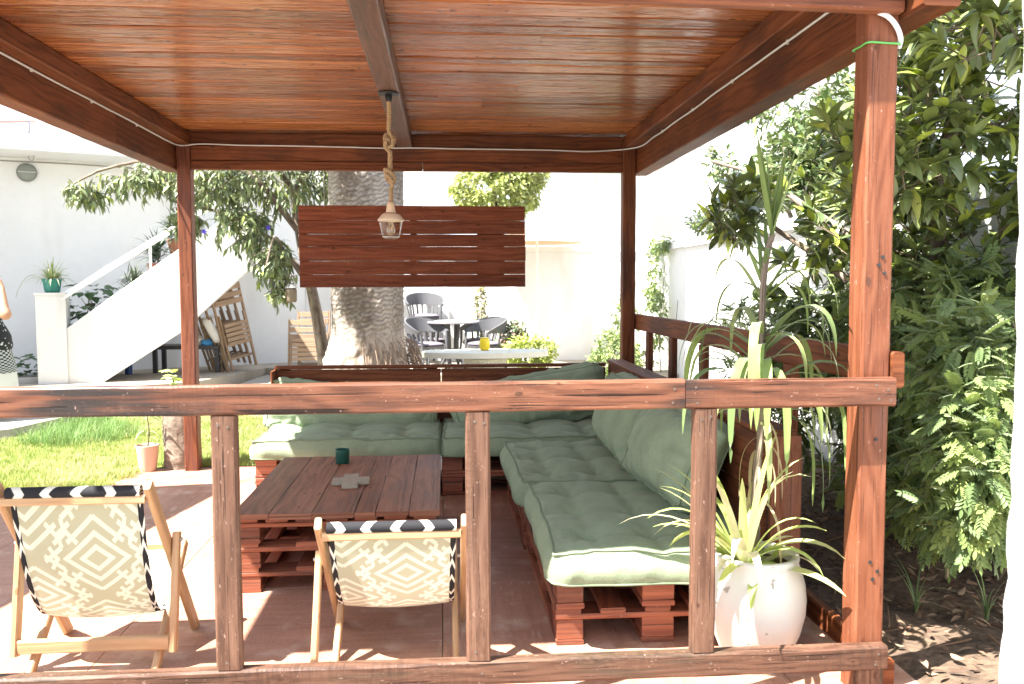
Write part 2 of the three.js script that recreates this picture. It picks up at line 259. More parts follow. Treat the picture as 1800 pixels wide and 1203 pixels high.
// lawn
{
  const pts = [[-7, -3.32], [-2.36, -3.29], [-2.3, -3.92], [-1.2, -3.97], [-1.2, -6.0], [-2.0, -6.45], [-3.0, -6.6], [-3.74, -6.55], [-3.72, -5.9], [-3.85, -5.3], [-4.3, -4.9], [-7, -4.85]];
  const t = tex(512, 512, (u, v) => { const a = fbm(u, v, 12, 12, 4, 81), b = fbm(u, v, 60, 60, 2, 82); return [...mix3([0.15, 0.17, 0.04], [0.28, 0.31, 0.08], clamp(a + (b - 0.5))), b]; });
  struct('lawn', poly(pts, 0.004), phys({ map: t.map, roughness: 1 }), 'short sunlit lawn to the left of the pergola');
  const f = rng(5), sh = new THREE.Shape(pts.map(([x, z]) => new THREE.Vector2(x, z))), P2 = pts.map(([x, z]) => new THREE.Vector2(x, z));
  const inside = (x, z) => { let c = false; for (let i = 0, j = P2.length - 1; i < P2.length; j = i++) if ((P2[i].y > z) !== (P2[j].y > z) && x < (P2[j].x - P2[i].x) * (z - P2[i].y) / (P2[j].y - P2[i].y) + P2[i].x) c = !c; return c; };
  const tuft = (n, h, sp, s) => { const q = rng(s), gs = []; for (let i = 0; i < n; i++) { const a = q() * 6.28, r = sp * Math.sqrt(q()), l = h * rr(0.5, 1.1, q), le = rr(0.15, 0.75, q), b = V(Math.cos(a) * r, 0, Math.sin(a) * r), d = V(Math.cos(a + rr(-1, 1, q)), 0, Math.sin(a + rr(-1, 1, q))); gs.push(ribbon([0, 0.4, 0.75, 1].map((t2) => b.clone().add(V(0, l * t2 * (1 - 0.25 * le * t2), 0)).addScaledVector(d, l * le * t2 * t2)), (t2) => 0.0045 * (1 - t2 * 0.85), { fold: 0.1 })); } return mergeGeometries(gs); };
  const mats = [thinLeaf(0.33, 0.37, 0.085, 0.3), thinLeaf(0.27, 0.35, 0.07, 0.3), thinLeaf(0.4, 0.4, 0.15, 0.3)];
  const geos = [tuft(16, 0.055, 0.05, 1), tuft(16, 0.05, 0.06, 2), tuft(14, 0.06, 0.05, 3)];
  geos.push(tuft(26, 0.22, 0.07, 4));
  const grp = thing('grass', 'short bright green grass blades of the sunlit lawn', 'grass', [0, 0, 0]); grp.userData.kind = 'stuff'; delete grp.userData.category;
  const lists = [[], [], [], []], d = new THREE.Matrix4();
  for (let i = 0; i < 14000; i++) { const x = rr(-6.2, -1.25, f), z = rr(-6.5, -3.3, f); if (!inside(x + rr(-0.1, 0.1, f), z + rr(-0.08, 0.08, f)) || (x > -2.3 && z > -3.95) || z > -3.3) continue; lists[fbm(md(x, 4) / 4, md(z, 4) / 4, 6, 6, 3, 9) + 0.25 * (f() - 0.5) > 0.53 ? 2 : i % 2].push(new THREE.Matrix4().compose(V(x, 0.002, z), new THREE.Quaternion().setFromAxisAngle(V(0, 1, 0), f() * 6.28), V(1, rr(0.7, 1.2, f), 1))); }
  for (let i = 0; i < 110; i++) { const a = f() * 6.28, r = Math.sqrt(f()), x = -3.3 + Math.cos(a) * r * 0.5, z = -5.35 + Math.sin(a) * r * 0.62; if (inside(x, z)) lists[3].push(new THREE.Matrix4().compose(V(x, 0, z), new THREE.Quaternion().setFromAxisAngle(V(0, 1, 0), f() * 6.28), V(1, rr(0.5, 1.1, f), 1))); }
  lists.forEach((L, i) => { const im = new THREE.InstancedMesh(geos[i], i === 3 ? thinLeaf(0.16, 0.28, 0.06, 0.3) : mats[i % 3], L.length); L.forEach((m, k) => im.setMatrixAt(k, m)); im.name = 'grass_blades' + (i ? '_00' + i : ''); im.userData.kind = 'stuff'; im.castShadow = im.receiveShadow = true; grp.add(im); });
}
// planted soil on the right, with leaf litter
{
  const t = tex(1024, 1024, (u, v) => { const a = fbm(u, v, 10, 10, 5, 91), b = fbm(u, v, 70, 70, 3, 92); return [...mix3([0.035, 0.02, 0.013], [0.17, 0.115, 0.075], clamp(a * 0.8 + b * 0.9 - 0.4)), a * 0.5 + b * 0.5]; });
  const g = new THREE.PlaneGeometry(1.6, 11, 40, 220).rotateX(-Math.PI / 2).translate(2.4, 0, -3.5), p = g.attributes.position, uv = g.attributes.uv;
  for (let i = 0; i < p.count; i++) { const x = p.getX(i), z = p.getZ(i); p.setY(i, 0.028 * sst(1.62, 1.75, x) + 0.035 * n3(x * 1.3, 0, z * 1.3, 3) * sst(1.6, 1.9, x) + 0.014 * n3(x * 7, 0, z * 7, 4) + 0.006 * n3(x * 26, 0, z * 26, 9) - 0.002); uv.setXY(i, x / 1.5, z / 1.5); }
  g.computeVertexNormals();
  struct('soil', g, phys({ map: t.map, bumpMap: t.bumpMap, bumpScale: 0.012, roughness: 1 }), 'dark planted soil bed along the right garden wall');
  const f = rng(12), lf = leafGeo(0.42, 0.2, 0.35, 4), twig = new THREE.CylinderGeometry(0.02, 0.03, 1, 5).rotateZ(Math.PI / 2);
  const ms = [phys({ color: col(0.15, 0.085, 0.05), roughness: 0.85 }), phys({ color: col(0.08, 0.045, 0.028), roughness: 0.9 }), phys({ color: col(0.22, 0.15, 0.1), roughness: 0.85 })];
  const grp = thing('leaf_litter', 'dry brown fallen leaves and twigs scattered over the dark soil', null, [0, 0, 0]); grp.userData.kind = 'stuff';
  [0, 1, 2, 3].forEach((k) => { const n = k === 3 ? 160 : 520, im = new THREE.InstancedMesh(k === 3 ? twig : lf, ms[k % 3], n); for (let i = 0; i < n; i++) { const z = rr(-4.2, 1.2, f), a = f() * 6.28; im.setMatrixAt(i, M4(V(rr(1.64, 2.98, f), rr(0.03, 0.06, f), z), V(Math.cos(a), rr(-0.2, 0.25, f), Math.sin(a)), V(rr(-0.4, 0.4, f), f() < 0.5 ? 1 : -1, rr(-0.4, 0.4, f)), k === 3 ? V(rr(0.08, 0.3, f), 0.16, 0.16) : rr(0.025, 0.07, f))); } im.name = k === 3 ? 'twig' : 'dry_leaf'; im.userData.kind = 'stuff'; im.castShadow = im.receiveShadow = true; grp.add(im); });
  // weeds with long grassy blades
  const wm = [thinLeaf(0.1, 0.17, 0.045), thinLeaf(0.16, 0.22, 0.06)];
  [[1.95, -0.62, 0.3, 'thin grassy weed arching on the dark soil beside the pergola post'], [2.18, -0.5, 0.34, 'long bladed green weed at the foot of the ferny shrub'], [2.06, -0.05, 0.26, 'pale bladed weed on the sunlit soil at the lower right'], [1.72, -1.5, 0.22, 'small green weed beside the low side rail']].forEach(([x, z, h, lab], i) => {
    const w = thing('weed', lab, 'weed', [x, 0, z]);
    for (let j = 0; j < 9; j++) { const a = f() * 6.28, le = rr(0.3, 1.0, f), l = h * rr(0.6, 1.2, f), d = V(Math.cos(a), 0, Math.sin(a)); part(w, 'leaf', ribbon([0, 0.2, 0.4, 0.6, 0.8, 1].map((q) => V(0, l * q * (1 - 0.45 * le * q), 0).addScaledVector(d, l * le * q * q)), (q) => 0.011 * (1 - q * 0.85), { fold: 0.15 }), wm[(i + j) % 2]); }
  });
}
// painted ply floor of the pergola: sheets laid side by side
{
  const t = tex(1024, 1024, (u, v) => { const a = fbm(u, v, 3, 40, 4, 101), b = fbm(u, v, 6, 6, 4, 102), s = fbm(u, v, 160, 160, 2, 103), sc = sst(0.7, 0.85, fbm(u, v, 8, 90, 3, 104)), du = sst(0.56, 0.8, fbm(u, v, 9, 9, 5, 105)); let c = mix3([0.26, 0.122, 0.075], [0.48, 0.26, 0.18], clamp(a * 0.7 + b * 0.5 + (s - 0.5) * 0.5)); c = mix3(c, [0.55, 0.4, 0.31], sc * 0.55 + du * 0.6); return [...c, 0.4 * a + 0.4 * s + 0.2 * b]; });
  M.floors = [1, 0.9, 0.96, 1.05].map((k) => phys({ map: t.map, bumpMap: t.bumpMap, bumpScale: 0.0025, roughness: 0.6, color: col(Math.min(1, k), Math.min(1, k), Math.min(1, k)) }));
  const fl = thing('pergola_floor', 'reddish brown painted wooden floor of large sheets under the pergola', null); fl.userData.kind = 'structure';
  const xs = [-4.6, -3.38, -2.36, -1.3, -0.02, 1.2, 1.64], zs = [0.25, -1.2, -2.35, -3.27, -3.92];
  for (let i = 0; i < xs.length - 1; i++) for (let j = 0; j < zs.length - 1; j++) { if (j === 3 && xs[i + 1] < -2) continue; wpart(fl, 'floor_sheet', board(xs[i] + 0.0015, xs[i + 1] - 0.0015, -0.02, 0, zs[j + 1] + 0.0015, zs[j] - 0.0015, { axis: (i + j) % 2 ? 0 : 2, us: 1.2, vs: 1.2, ch: 0.002 }), M.floors[(i * 3 + j) % 4]); }
}

// ---------------------------------------------------------------- pergola
const HB = 2.253, HS = 2.43, HR = 2.53;
const pg = thing('pergola', 'red brown stained timber pergola with boarded roof and railings', 'pergola', [-0.25, 0, -1.9]);
const near = { seg: 30, jit: 0.0012, ch: 0.007 }, far = { seg: 16, jit: 0.0012, ch: 0.006 };
// posts
for (const [x, z, top] of [[1.373, -0.1, HS], [-1.965, -0.1, HS], [-1.965, -3.9, HS], [1.373, -3.9, HS]]) {
  const p = wpart(pg, 'post', board(x, x + 0.1, -0.06, top, z, z + 0.1, { ...near, axis: 1 }), x > 0 && z > -1 ? M.post : z < -1 && x > 0 ? M.beams[2] : M.post);
  if (x > 0 && z > -1) for (const [hx, hy] of [[1.437, 1.478], [1.424, 1.452], [1.444, 1.425], [1.42, 0.455], [1.446, 0.423], [1.43, 0.396], [1.43, 0.872]]) sub(p, 'nail_hole', new THREE.CylinderGeometry(0.006, 0.006, 0.004, 10).rotateX(Math.PI / 2).translate(hx - pg.position.x, hy, 0.0015 - pg.position.z), M.dark);
}
wpart(pg, 'post_shoe', board(1.366, 1.462, -0.06, 0.1, 0.0035, 0.03, { axis: 1 }), M.bal);
// beams round the top
wpart(pg, 'front_beam', board(-2.09, 1.462, HB, HS + 0.02, 0.002, 0.05, near).translate(-1.462, -HB, 0).rotateZ(-0.016).translate(1.462, HB, 0), M.post);
wpart(pg, 'front_beam', board(-1.863, 1.371, HS - 0.09, HR, -0.1, -0.002, near), M.beams[0]);
for (const s of [0, 1]) {
  const x0 = s ? 1.475 : -2.085, x1 = s ? 1.595 : -1.967;
  // lower beam is two lengths that meet, upper beam stands on the posts
  wpart(pg, 'side_beam', board(x0, x1, HB - 0.008, HS - 0.001, -2.66, 0.135, near), M.beams[s]);
  wpart(pg, 'side_beam', board(x0, x1, HB - 0.006, HS - 0.001, -3.96, -2.663, far), M.beams[1 + s]);
  const u0 = s ? 1.375 : -1.963, u1 = s ? 1.6 : -1.863;
  wpart(pg, 'top_beam', board(s ? 1.375 : -2.08, s ? 1.59 : -1.867, HS + 0.001, HR - 0.001, -3.95, 0.12, near), M.beams[0]);
}
wpart(pg, 'back_beam', board(-1.863, 1.371, 2.322, HS - 0.002, -3.87, -3.82, far), M.beams[0]);
wpart(pg, 'back_beam', board(-1.863, -0.16, HB, 2.319, -3.86, -3.814, far), M.beams[2]);
wpart(pg, 'back_beam', board(-0.157, 1.371, HB, 2.319, -3.86, -3.813, far), M.beams[0]);
wpart(pg, 'back_beam', board(-1.865, 1.373, HS + 0.001, HR - 0.001, -3.93, -3.84, far), M.beams[1]);
wpart(pg, 'rafter', board(-0.352, -0.238, HS, HR - 0.001, -3.838, -0.102, { ...near, jit: 0.0016 }), wmat(T.bal, { color: col(1, 0.82, 0.78), roughness: 0.4 }));
// roof boards
{
  let z = 0.14, i = 0;
  while (z > -3.98) { const w = rr(0.115, 0.165), gap = rr(0.006, 0.012), dy = rr(-0.002, 0.002); const split = R() < 0.3 ? rr(-0.9, 0.9) : null;
    const mk = (a, b) => wpart(pg, 'roof_board', board(a, b, HR + dy, HR + 0.022 + dy, z - w + gap, z, { seg: 14, jit: 0.0026, ch: 0.006, axis: 0 }).translate(0, -HR - 0.011, -z + w / 2).rotateX(rr(-0.025, 0.025)).rotateY(rr(-0.0012, 0.0012)).translate(0, HR + 0.011, z - w / 2), M.ceils[(i * 5 + Math.floor(R() * 3)) % 6]);
    if (split === null) mk(-2.12 + rr(0, 0.02), 1.625 - rr(0, 0.02)); else { mk(-2.11, split - 0.001); mk(split + 0.001, 1.615); }
    z -= w; i++; }
  wpart(pg, 'roof_cover', board(-2.1, 1.6, HR + 0.028, HR + 0.04, z + 0.03, 0.12, { axis: 0 }), phys({ color: col(0.12, 0.1, 0.09), roughness: 0.9 }));
}
// front railing
wpart(pg, 'top_rail', board(0.767, 1.468, 0.990, 1.083, 0.004, 0.052, { ...near, seg: 40, jit: 0.0016 }), M.rail);
wpart(pg, 'top_rail', board(-2.1, 0.7645, 0.991, 1.084, 0.004, 0.052, { ...near, seg: 50, jit: 0.0016 }), M.rail);
wpart(pg, 'bottom_rail', board(-2.1, 1.462, 0.104, 0.184, 0.004, 0.054, { ...near, seg: 80, jit: 0.0016 }), M.bal);
for (const x of [-1.445, -0.684, 0.1, 0.835]) wpart(pg, 'baluster', board(x - 0.039, x + 0.039, 0.186, 0.989, 0.008, 0.05, { ...near, axis: 1, jit: 0.0014 }), M.bal);
for (const [x, y, z] of [[1.40, 1.06, 0.052], [1.44, 1.045, 0.052], [1.45, 1.01, 0.052], [1.41, 1.015, 0.052], [1.43, 0.16, 0.054], [1.42, 0.125, 0.054], [0.80, 1.06, 0.052], [0.805, 1.01, 0.052], [0.73, 1.055, 0.052], [0.725, 1.012, 0.052], [0.82, 0.955, 0.05], [0.85, 0.965, 0.05], [0.09, 0.96, 0.05], [0.12, 0.955, 0.05], [-0.70, 0.96, 0.05], [-0.67, 0.955, 0.05], [0.09, 0.215, 0.05], [-0.69, 0.21, 0.05], [0.86, 0.15, 0.054], [0.11, 0.145, 0.054]]) wpart(pg, 'screw', new THREE.CylinderGeometry(0.0042, 0.0045, 0.003, 10).rotateX(Math.PI / 2).translate(x, y, z), M.screw ??= phys({ color: col(0.16, 0.13, 0.11), metalness: 0.7, roughness: 0.5 }));
// side railing outside the right posts
wpart(pg, 'top_rail', board(1.476, 1.515, 1.045, 1.165, -3.95, 0.012, near), M.beams[0]);
wpart(pg, 'bottom_rail', board(1.476, 1.515, 0.02, 0.115, -3.9, 0.0, near), M.beams[0]);
for (const z of [-3.42, -2.78, -2.1, -1.42, -0.86]) wpart(pg, 'baluster', board(1.476, 1.512, 0.116, 1.044, z - 0.05, z + 0.05, { ...far, axis: 1, jit: 0.0016 }), M.beams[2]);
// cables and cord
{
  const c = thing('electric_cable', 'thin pale electric cable clipped along the beams under the pergola roof', 'cable', [-1.95, 2.42, -3.7]);
  const wob = (a, b, n, s) => { const o = []; for (let i = 0; i <= n; i++) o.push(a.clone().lerp(b, i / n).add(V(0, 0.004 * n3(i * 0.8, s, 0, 2), 0.0))); return o; };
  const all = [...wob(V(-1.955, 2.422, 0), V(-1.955, 2.424, -3.6), 16, 1), V(-1.92, 2.42, -3.78), V(-1.8, 2.437, -3.808), ...wob(V(-1.5, 2.43, -3.806), V(1.1, 2.412, -3.806), 10, 5), V(1.3, 2.42, -3.8), V(1.36, 2.417, -3.74), V(1.45, 2.416, -3.6), ...wob(V(1.462, 2.417, -3.2), V(1.462, 2.42, -0.16), 14, 8)];
  wpart(c, 'wire', tube(all, 0.0055, 260, 6), M.cable);
  for (const z of [-0.9, -1.6, -2.3, -3.0]) for (const x of [-1.955, 1.462]) wpart(c, 'clip', box(0.012, 0.02, 0.012, x + (x < 0 ? -0.006 : 0.006), 2.424, z), M.white);
  const h = thing('cable_loop', 'white flexible conduit curving round the top of the front right post', 'conduit', [1.42, 2.2, 0.02]);
  wpart(h, 'conduit', tube([V(1.392, 2.262, 0.012), V(1.425, 2.244, 0.02), V(1.455, 2.213, 0.018), V(1.475, 2.18, 0.006), V(1.484, 2.16, -0.02)], 0.0085, 24, 10), phys({ color: col(0.75, 0.75, 0.77), roughness: 0.4 }));
  const g = thing('green_cord', 'thin green cord tied round the top of the front right post', 'cord', [1.423, 2.16, -0.05]);
  const y = 2.168; wpart(g, 'cord', tube([V(1.37, y, 0.003), V(1.425, y - 0.002, 0.005), V(1.476, y - 0.004, 0.003), V(1.478, y - 0.004, -0.05), V(1.476, y, -0.103), V(1.42, y, -0.104), V(1.37, y, -0.102), V(1.369, y, -0.05)], 0.0036, 48, 6, true), phys({ color: col(0.12, 0.42, 0.1), roughness: 0.5 }));
}
// slatted screen hung from the back beam
{
  const s = thing('hanging_screen', 'dark red slatted timber screen hanging below the back beam', 'screen', [-0.235, 1.7, -3.85]);
  const L = [[0.111, 0], [0.1, 1], [0.092, 2], [0.108, 0], [0.1, 1], [0.094, 0]]; let y = 1.996;
  L.forEach(([h, k], i) => { wpart(s, 'slat', board(-1.094 + rr(0, 0.006), 0.624 - rr(0, 0.006), y - h, y, -3.868, -3.846, { ...far, ch: 0.003, axis: 0, jit: 0.0012 }), i % 3 ? M.screen : M.screens ??= wmat(T.post, { color: col(1, 0.8, 0.66), roughness: 0.6, specularIntensity: 0.4 })); y -= h + [0.0015, 0.003, 0.0015, 0.0022, 0.003, 0][i]; });
  for (const x of [-1.06, -0.235, 0.42]) wpart(s, 'batten', board(x - (x > 0.4 ? 0.17 : 0.025), x + (x > 0.4 ? 0.04 : 0.025), 1.4, 1.985, -3.895, -3.87, { axis: 1 }), M.screen);
  for (const x of [-0.9, -0.155, 0.5]) wpart(s, 'hanging_wire', new THREE.CylinderGeometry(0.0013, 0.0013, 0.27, 6).translate(x, 2.12, -3.84), M.cable);
}
// rope pendant lamp
{
  const l = thing('pendant_lamp', 'knotted rope pendant lamp with clear glass shade under the rafter', 'lamp', [-0.294, 2.43, -2.0]);
  const c = part(l, 'ceiling_rose', lathe([[0, -0.012], [0.02, -0.012], [0.02, -0.014], [0.056, -0.012], [0.058, -0.006], [0.056, -0.0005], [0, -0.0005]], 32), M.black);
  sub(c, 'collar', lathe([[0, -0.05], [0.013, -0.05], [0.016, -0.046], [0.02, -0.014], [0, -0.014]], 20), M.black);
  const rt = tex(128, 128, (u, v) => { const s = 0.5 + 0.5 * Math.sin(2 * Math.PI * (u * 3 + v * 4)), n = fbm(u, v, 40, 40, 2, 7); return [...mix3([0.26, 0.15, 0.07], [0.56, 0.4, 0.23], clamp(s * 0.7 + n * 0.5 - 0.1)), s * 0.8 + n * 0.2]; });
  M.rope = phys({ map: rt.map, bumpMap: rt.bumpMap, bumpScale: 0.003, roughness: 0.95 }); rt.map.repeat.set(8, 1); rt.bumpMap.repeat.set(8, 1);
  const strand = (pts, r, tw, seg = 120) => { const cv = new THREE.CatmullRomCurve3(pts), gs = []; for (let k = 0; k < 3; k++) { const q = []; for (let i = 0; i <= seg; i++) { const t = i / seg, p = cv.getPointAt(t), tg = cv.getTangentAt(t), n = V(0.3, 0, 1).cross(tg).normalize(), b = tg.clone().cross(n), a = t * tw + k * 2.094; q.push(p.addScaledVector(n, Math.cos(a) * r).addScaledVector(b, Math.sin(a) * r)); } gs.push(tube(q, r * 1.05, seg, 5)); } return mergeGeometries(gs); };
  part(l, 'rope', strand([V(0, -0.045, 0), V(0.002, -0.13, 0), V(-0.002, -0.2, 0)], 0.0068, 34), M.rope);
  part(l, 'knot', strand([V(-0.002, -0.2, 0), V(0.009, -0.225, 0.01), V(0.02, -0.25, 0.016), V(0.016, -0.285, 0.018), V(-0.009, -0.292, 0.012), V(-0.022, -0.262, -0.003), V(-0.018, -0.226, -0.008), V(0.003, -0.222, -0.016), V(0.022, -0.23, -0.005), V(0.025, -0.262, 0.0), V(0.012, -0.282, -0.016), V(-0.008, -0.25, 0.02), V(-0.02, -0.29, 0.02), V(0.004, -0.32, 0.0)], 0.0058, 90, 240), M.rope);
  part(l, 'rope', strand([V(0.004, -0.315, 0), V(0.004, -0.37, 0), V(0.003, -0.425, 0)], 0.0068, 24), M.rope);
  part(l, 'knot', strand([V(0.003, -0.42, 0), V(-0.016, -0.436, 0.01), V(-0.022, -0.414, 0.014), V(0.0, -0.424, 0.026), V(0.024, -0.45, 0.012), V(0.018, -0.482, -0.004), V(-0.008, -0.47, -0.016), V(-0.018, -0.44, 0.0), V(-0.006, -0.446, 0.02), V(0.016, -0.49, 0.016), V(0.01, -0.505, 0.0), V(0.006, -0.52, 0)], 0.0058, 70, 200), M.rope);
  part(l, 'rope', strand([V(0.006, -0.515, 0), V(0.008, -0.56, 0), V(0.004, -0.6, 0)], 0.0064, 20), M.rope);
  const so = phys({ color: col(0.62, 0.45, 0.3), roughness: 0.5 });
  part(l, 'socket', lathe([[0, -0.648], [0.024, -0.648], [0.026, -0.64], [0.02, -0.6], [0.016, -0.585], [0, -0.585]], 24).translate(0.004, 0, 0), so);
  part(l, 'cap', lathe([[0.07, -0.69], [0.072, -0.684], [0.066, -0.676], [0.05, -0.655], [0.036, -0.646], [0, -0.646]], 32).translate(0.004, 0, 0), phys({ color: col(0.66, 0.52, 0.38), roughness: 0.45 }));
  const glass = phys({ color: col(0.97, 0.98, 0.96), roughness: 0.02, transmission: 1, thickness: 0.0, ior: 1.45, specularIntensity: 1 });
  const gp = part(l, 'glass_shade', lathe([[0.064, -0.69], [0.062, -0.705], [0.054, -0.745], [0.046, -0.772], [0.034, -0.783], [0.02, -0.787], [0, -0.787], ], 36).translate(0.004, 0, 0), glass);
  sub(gp, 'rim', new THREE.TorusGeometry(0.045, 0.0025, 6, 36).rotateX(Math.PI / 2).translate(0.004, -0.775, 0), phys({ color: col(0.8, 0.83, 0.8), roughness: 0.1, transmission: 0.6, thickness: 0 }));
  part(l, 'bulb', lathe([[0, -0.768], [0.012, -0.764], [0.022, -0.75], [0.024, -0.735], [0.017, -0.715], [0.013, -0.7], [0.013, -0.672], [0, -0.672]], 24).translate(0.004, 0, 0), phys({ color: col(0.9, 0.85, 0.75), roughness: 0.02, transmission: 0.9, thickness: 0 }));
  part(l, 'filament', tube([V(-0.004, -0.7, 0), V(-0.002, -0.738, 0.004), V(0.004, -0.722, 0), V(0.009, -0.74, -0.004), V(0.012, -0.7, 0)], 0.0012, 30, 5), phys({ color: col(0.7, 0.35, 0.12), roughness: 0.3, metalness: 0.6 }));
}

// ---------------------------------------------------------------- pallet benches, table, cushions
// one pallet as a group of boards; L along z, W along x, h high, y0 at its foot
function pallet(parent, cx, y0, cz, W, L, h, { boards = 5, bw = 0.1, dir = 'z', s = 1 } = {}) {
  const g = new THREE.Group(); g.name = 'pallet'; const u = parent.userData.names ??= {}; const k = u.pallet ?? 0; u.pallet = k + 1; if (k) g.name = `pallet_${String(k).padStart(3, '0')}`;
  parent.add(g); g.position.set(cx - parent.position.x, y0 - parent.position.y, cz - parent.position.z);
  const A = dir === 'z' ? W : L, B = dir === 'z' ? L : W;   // A across, B along the runners
  const t = 0.022, bh = h - 4 * t + 0.001, P = (n, x0, x1, ya, yb, z0, z1, m) => part(g, n, (dir === 'z' ? board(x0, x1, ya, yb, z0, z1, { ch: 0.004, jit: 0.0016, seg: 6 }) : board(z0, z1, ya, yb, x0, x1, { ch: 0.004, jit: 0.0016, seg: 6 })), m);
  const rx = [-A / 2 + 0.055, 0, A / 2 - 0.055], rz = [-B / 2 + 0.07, 0, B / 2 - 0.07], pm = () => M.pallets[Math.floor(R() * 3)];
  for (const x of rx) { const hw = x ? 0.054 : 0.066; P('bottom_board', x - hw, x + hw, 0, t, -B / 2, B / 2, pm()); for (const z of rz) P('block', x - hw + 0.004, x + hw - 0.003, t + 0.001, t + bh, z - 0.066, z + 0.066, pm()); }
  for (const z of rz) P('stringer', -A / 2, A / 2, t + bh + 0.001, 2 * t + bh, z - 0.07, z + 0.07, pm());
  for (let i = 0; i < boards; i++) { const x = -A / 2 + bw / 2 + (A - bw) * i / (boards - 1); P('deck_board', x - bw / 2, x + bw / 2, 2 * t + bh + 0.001, 3 * t + bh, -B / 2 + rr(0, 0.004), B / 2 - rr(0, 0.004), pm()); }
  return g;
}
const side = thing('pallet_bench', 'red brown stained pallet bench running along the right railing, with plank backrest', 'bench', [0.81, 0, -1.67]);
for (const y of [0, 0.144]) for (const z of [-1.068, -2.272]) pallet(side, 0.81 + rr(-0.008, 0.008), y, z, 0.8, 1.198, 0.1635);
wpart(side, 'backrest_cap', board(1.226, 1.352, 0.802, 0.826, -3.66, -0.46, { seg: 20, jit: 0.0015 }), M.beams[2]);
for (const [a, b] of [[0.56, 0.799], [0.33, 0.556], [0.08, 0.326]]) wpart(side, 'backrest_board', board(1.232, 1.256, a, b, -3.64, -0.5, { seg: 20, jit: 0.0015 }), M.beams[1]);
wpart(side, 'end_board', board(1.258, 1.383, 0.0, 0.8, -0.5, -0.474, { axis: 1, seg: 12, jit: 0.0015 }), M.post);
for (const z of [-1.6, -2.6, -3.5]) wpart(side, 'backrest_post', board(1.258, 1.33, 0.0, 0.8, z - 0.04, z + 0.04, { axis: 1 }), M.beams[0]);
const back = thing('pallet_bench', 'red brown stained pallet bench along the back of the pergola, with plank backrest', 'bench', [-0.03, 0, -3.27]);
for (const y of [0, 0.144]) for (const x of [-0.64, 0.57]) pallet(back, x, y, -3.27, 1.198, 0.8, 0.1635, { dir: 'x' });
wpart(back, 'backrest_cap', board(-1.262, 1.224, 0.772, 0.796, -3.755, -3.69, { seg: 20, jit: 0.0015 }), M.beams[1]);
wpart(back, 'backrest_board', board(-1.25, -0.036, 0.55, 0.764, -3.74, -3.716, { seg: 12, jit: 0.001 }), M.beams[0]);
wpart(back, 'backrest_board', board(-0.028, 1.224, 0.55, 0.763, -3.741, -3.717, { seg: 12, jit: 0.001 }), M.beams[2]);
for (const [a, b] of [[0.34, 0.545], [0.1, 0.335]]) wpart(back, 'backrest_board', board(-1.24, 1.22, a, b, -3.74, -3.716, { seg: 12 }), M.beams[1]);
for (const x of [-1.2, -0.1, 1.1]) wpart(back, 'backrest_post', board(x - 0.04, x + 0.04, 0.0, 0.77, -3.785, -3.742, { axis: 1 }), M.beams[0]);
wpart(back, 'side_board', board(-1.266, -1.252, 0.3, 0.77, -3.74, -3.55, { axis: 1 }), M.beams[0]);

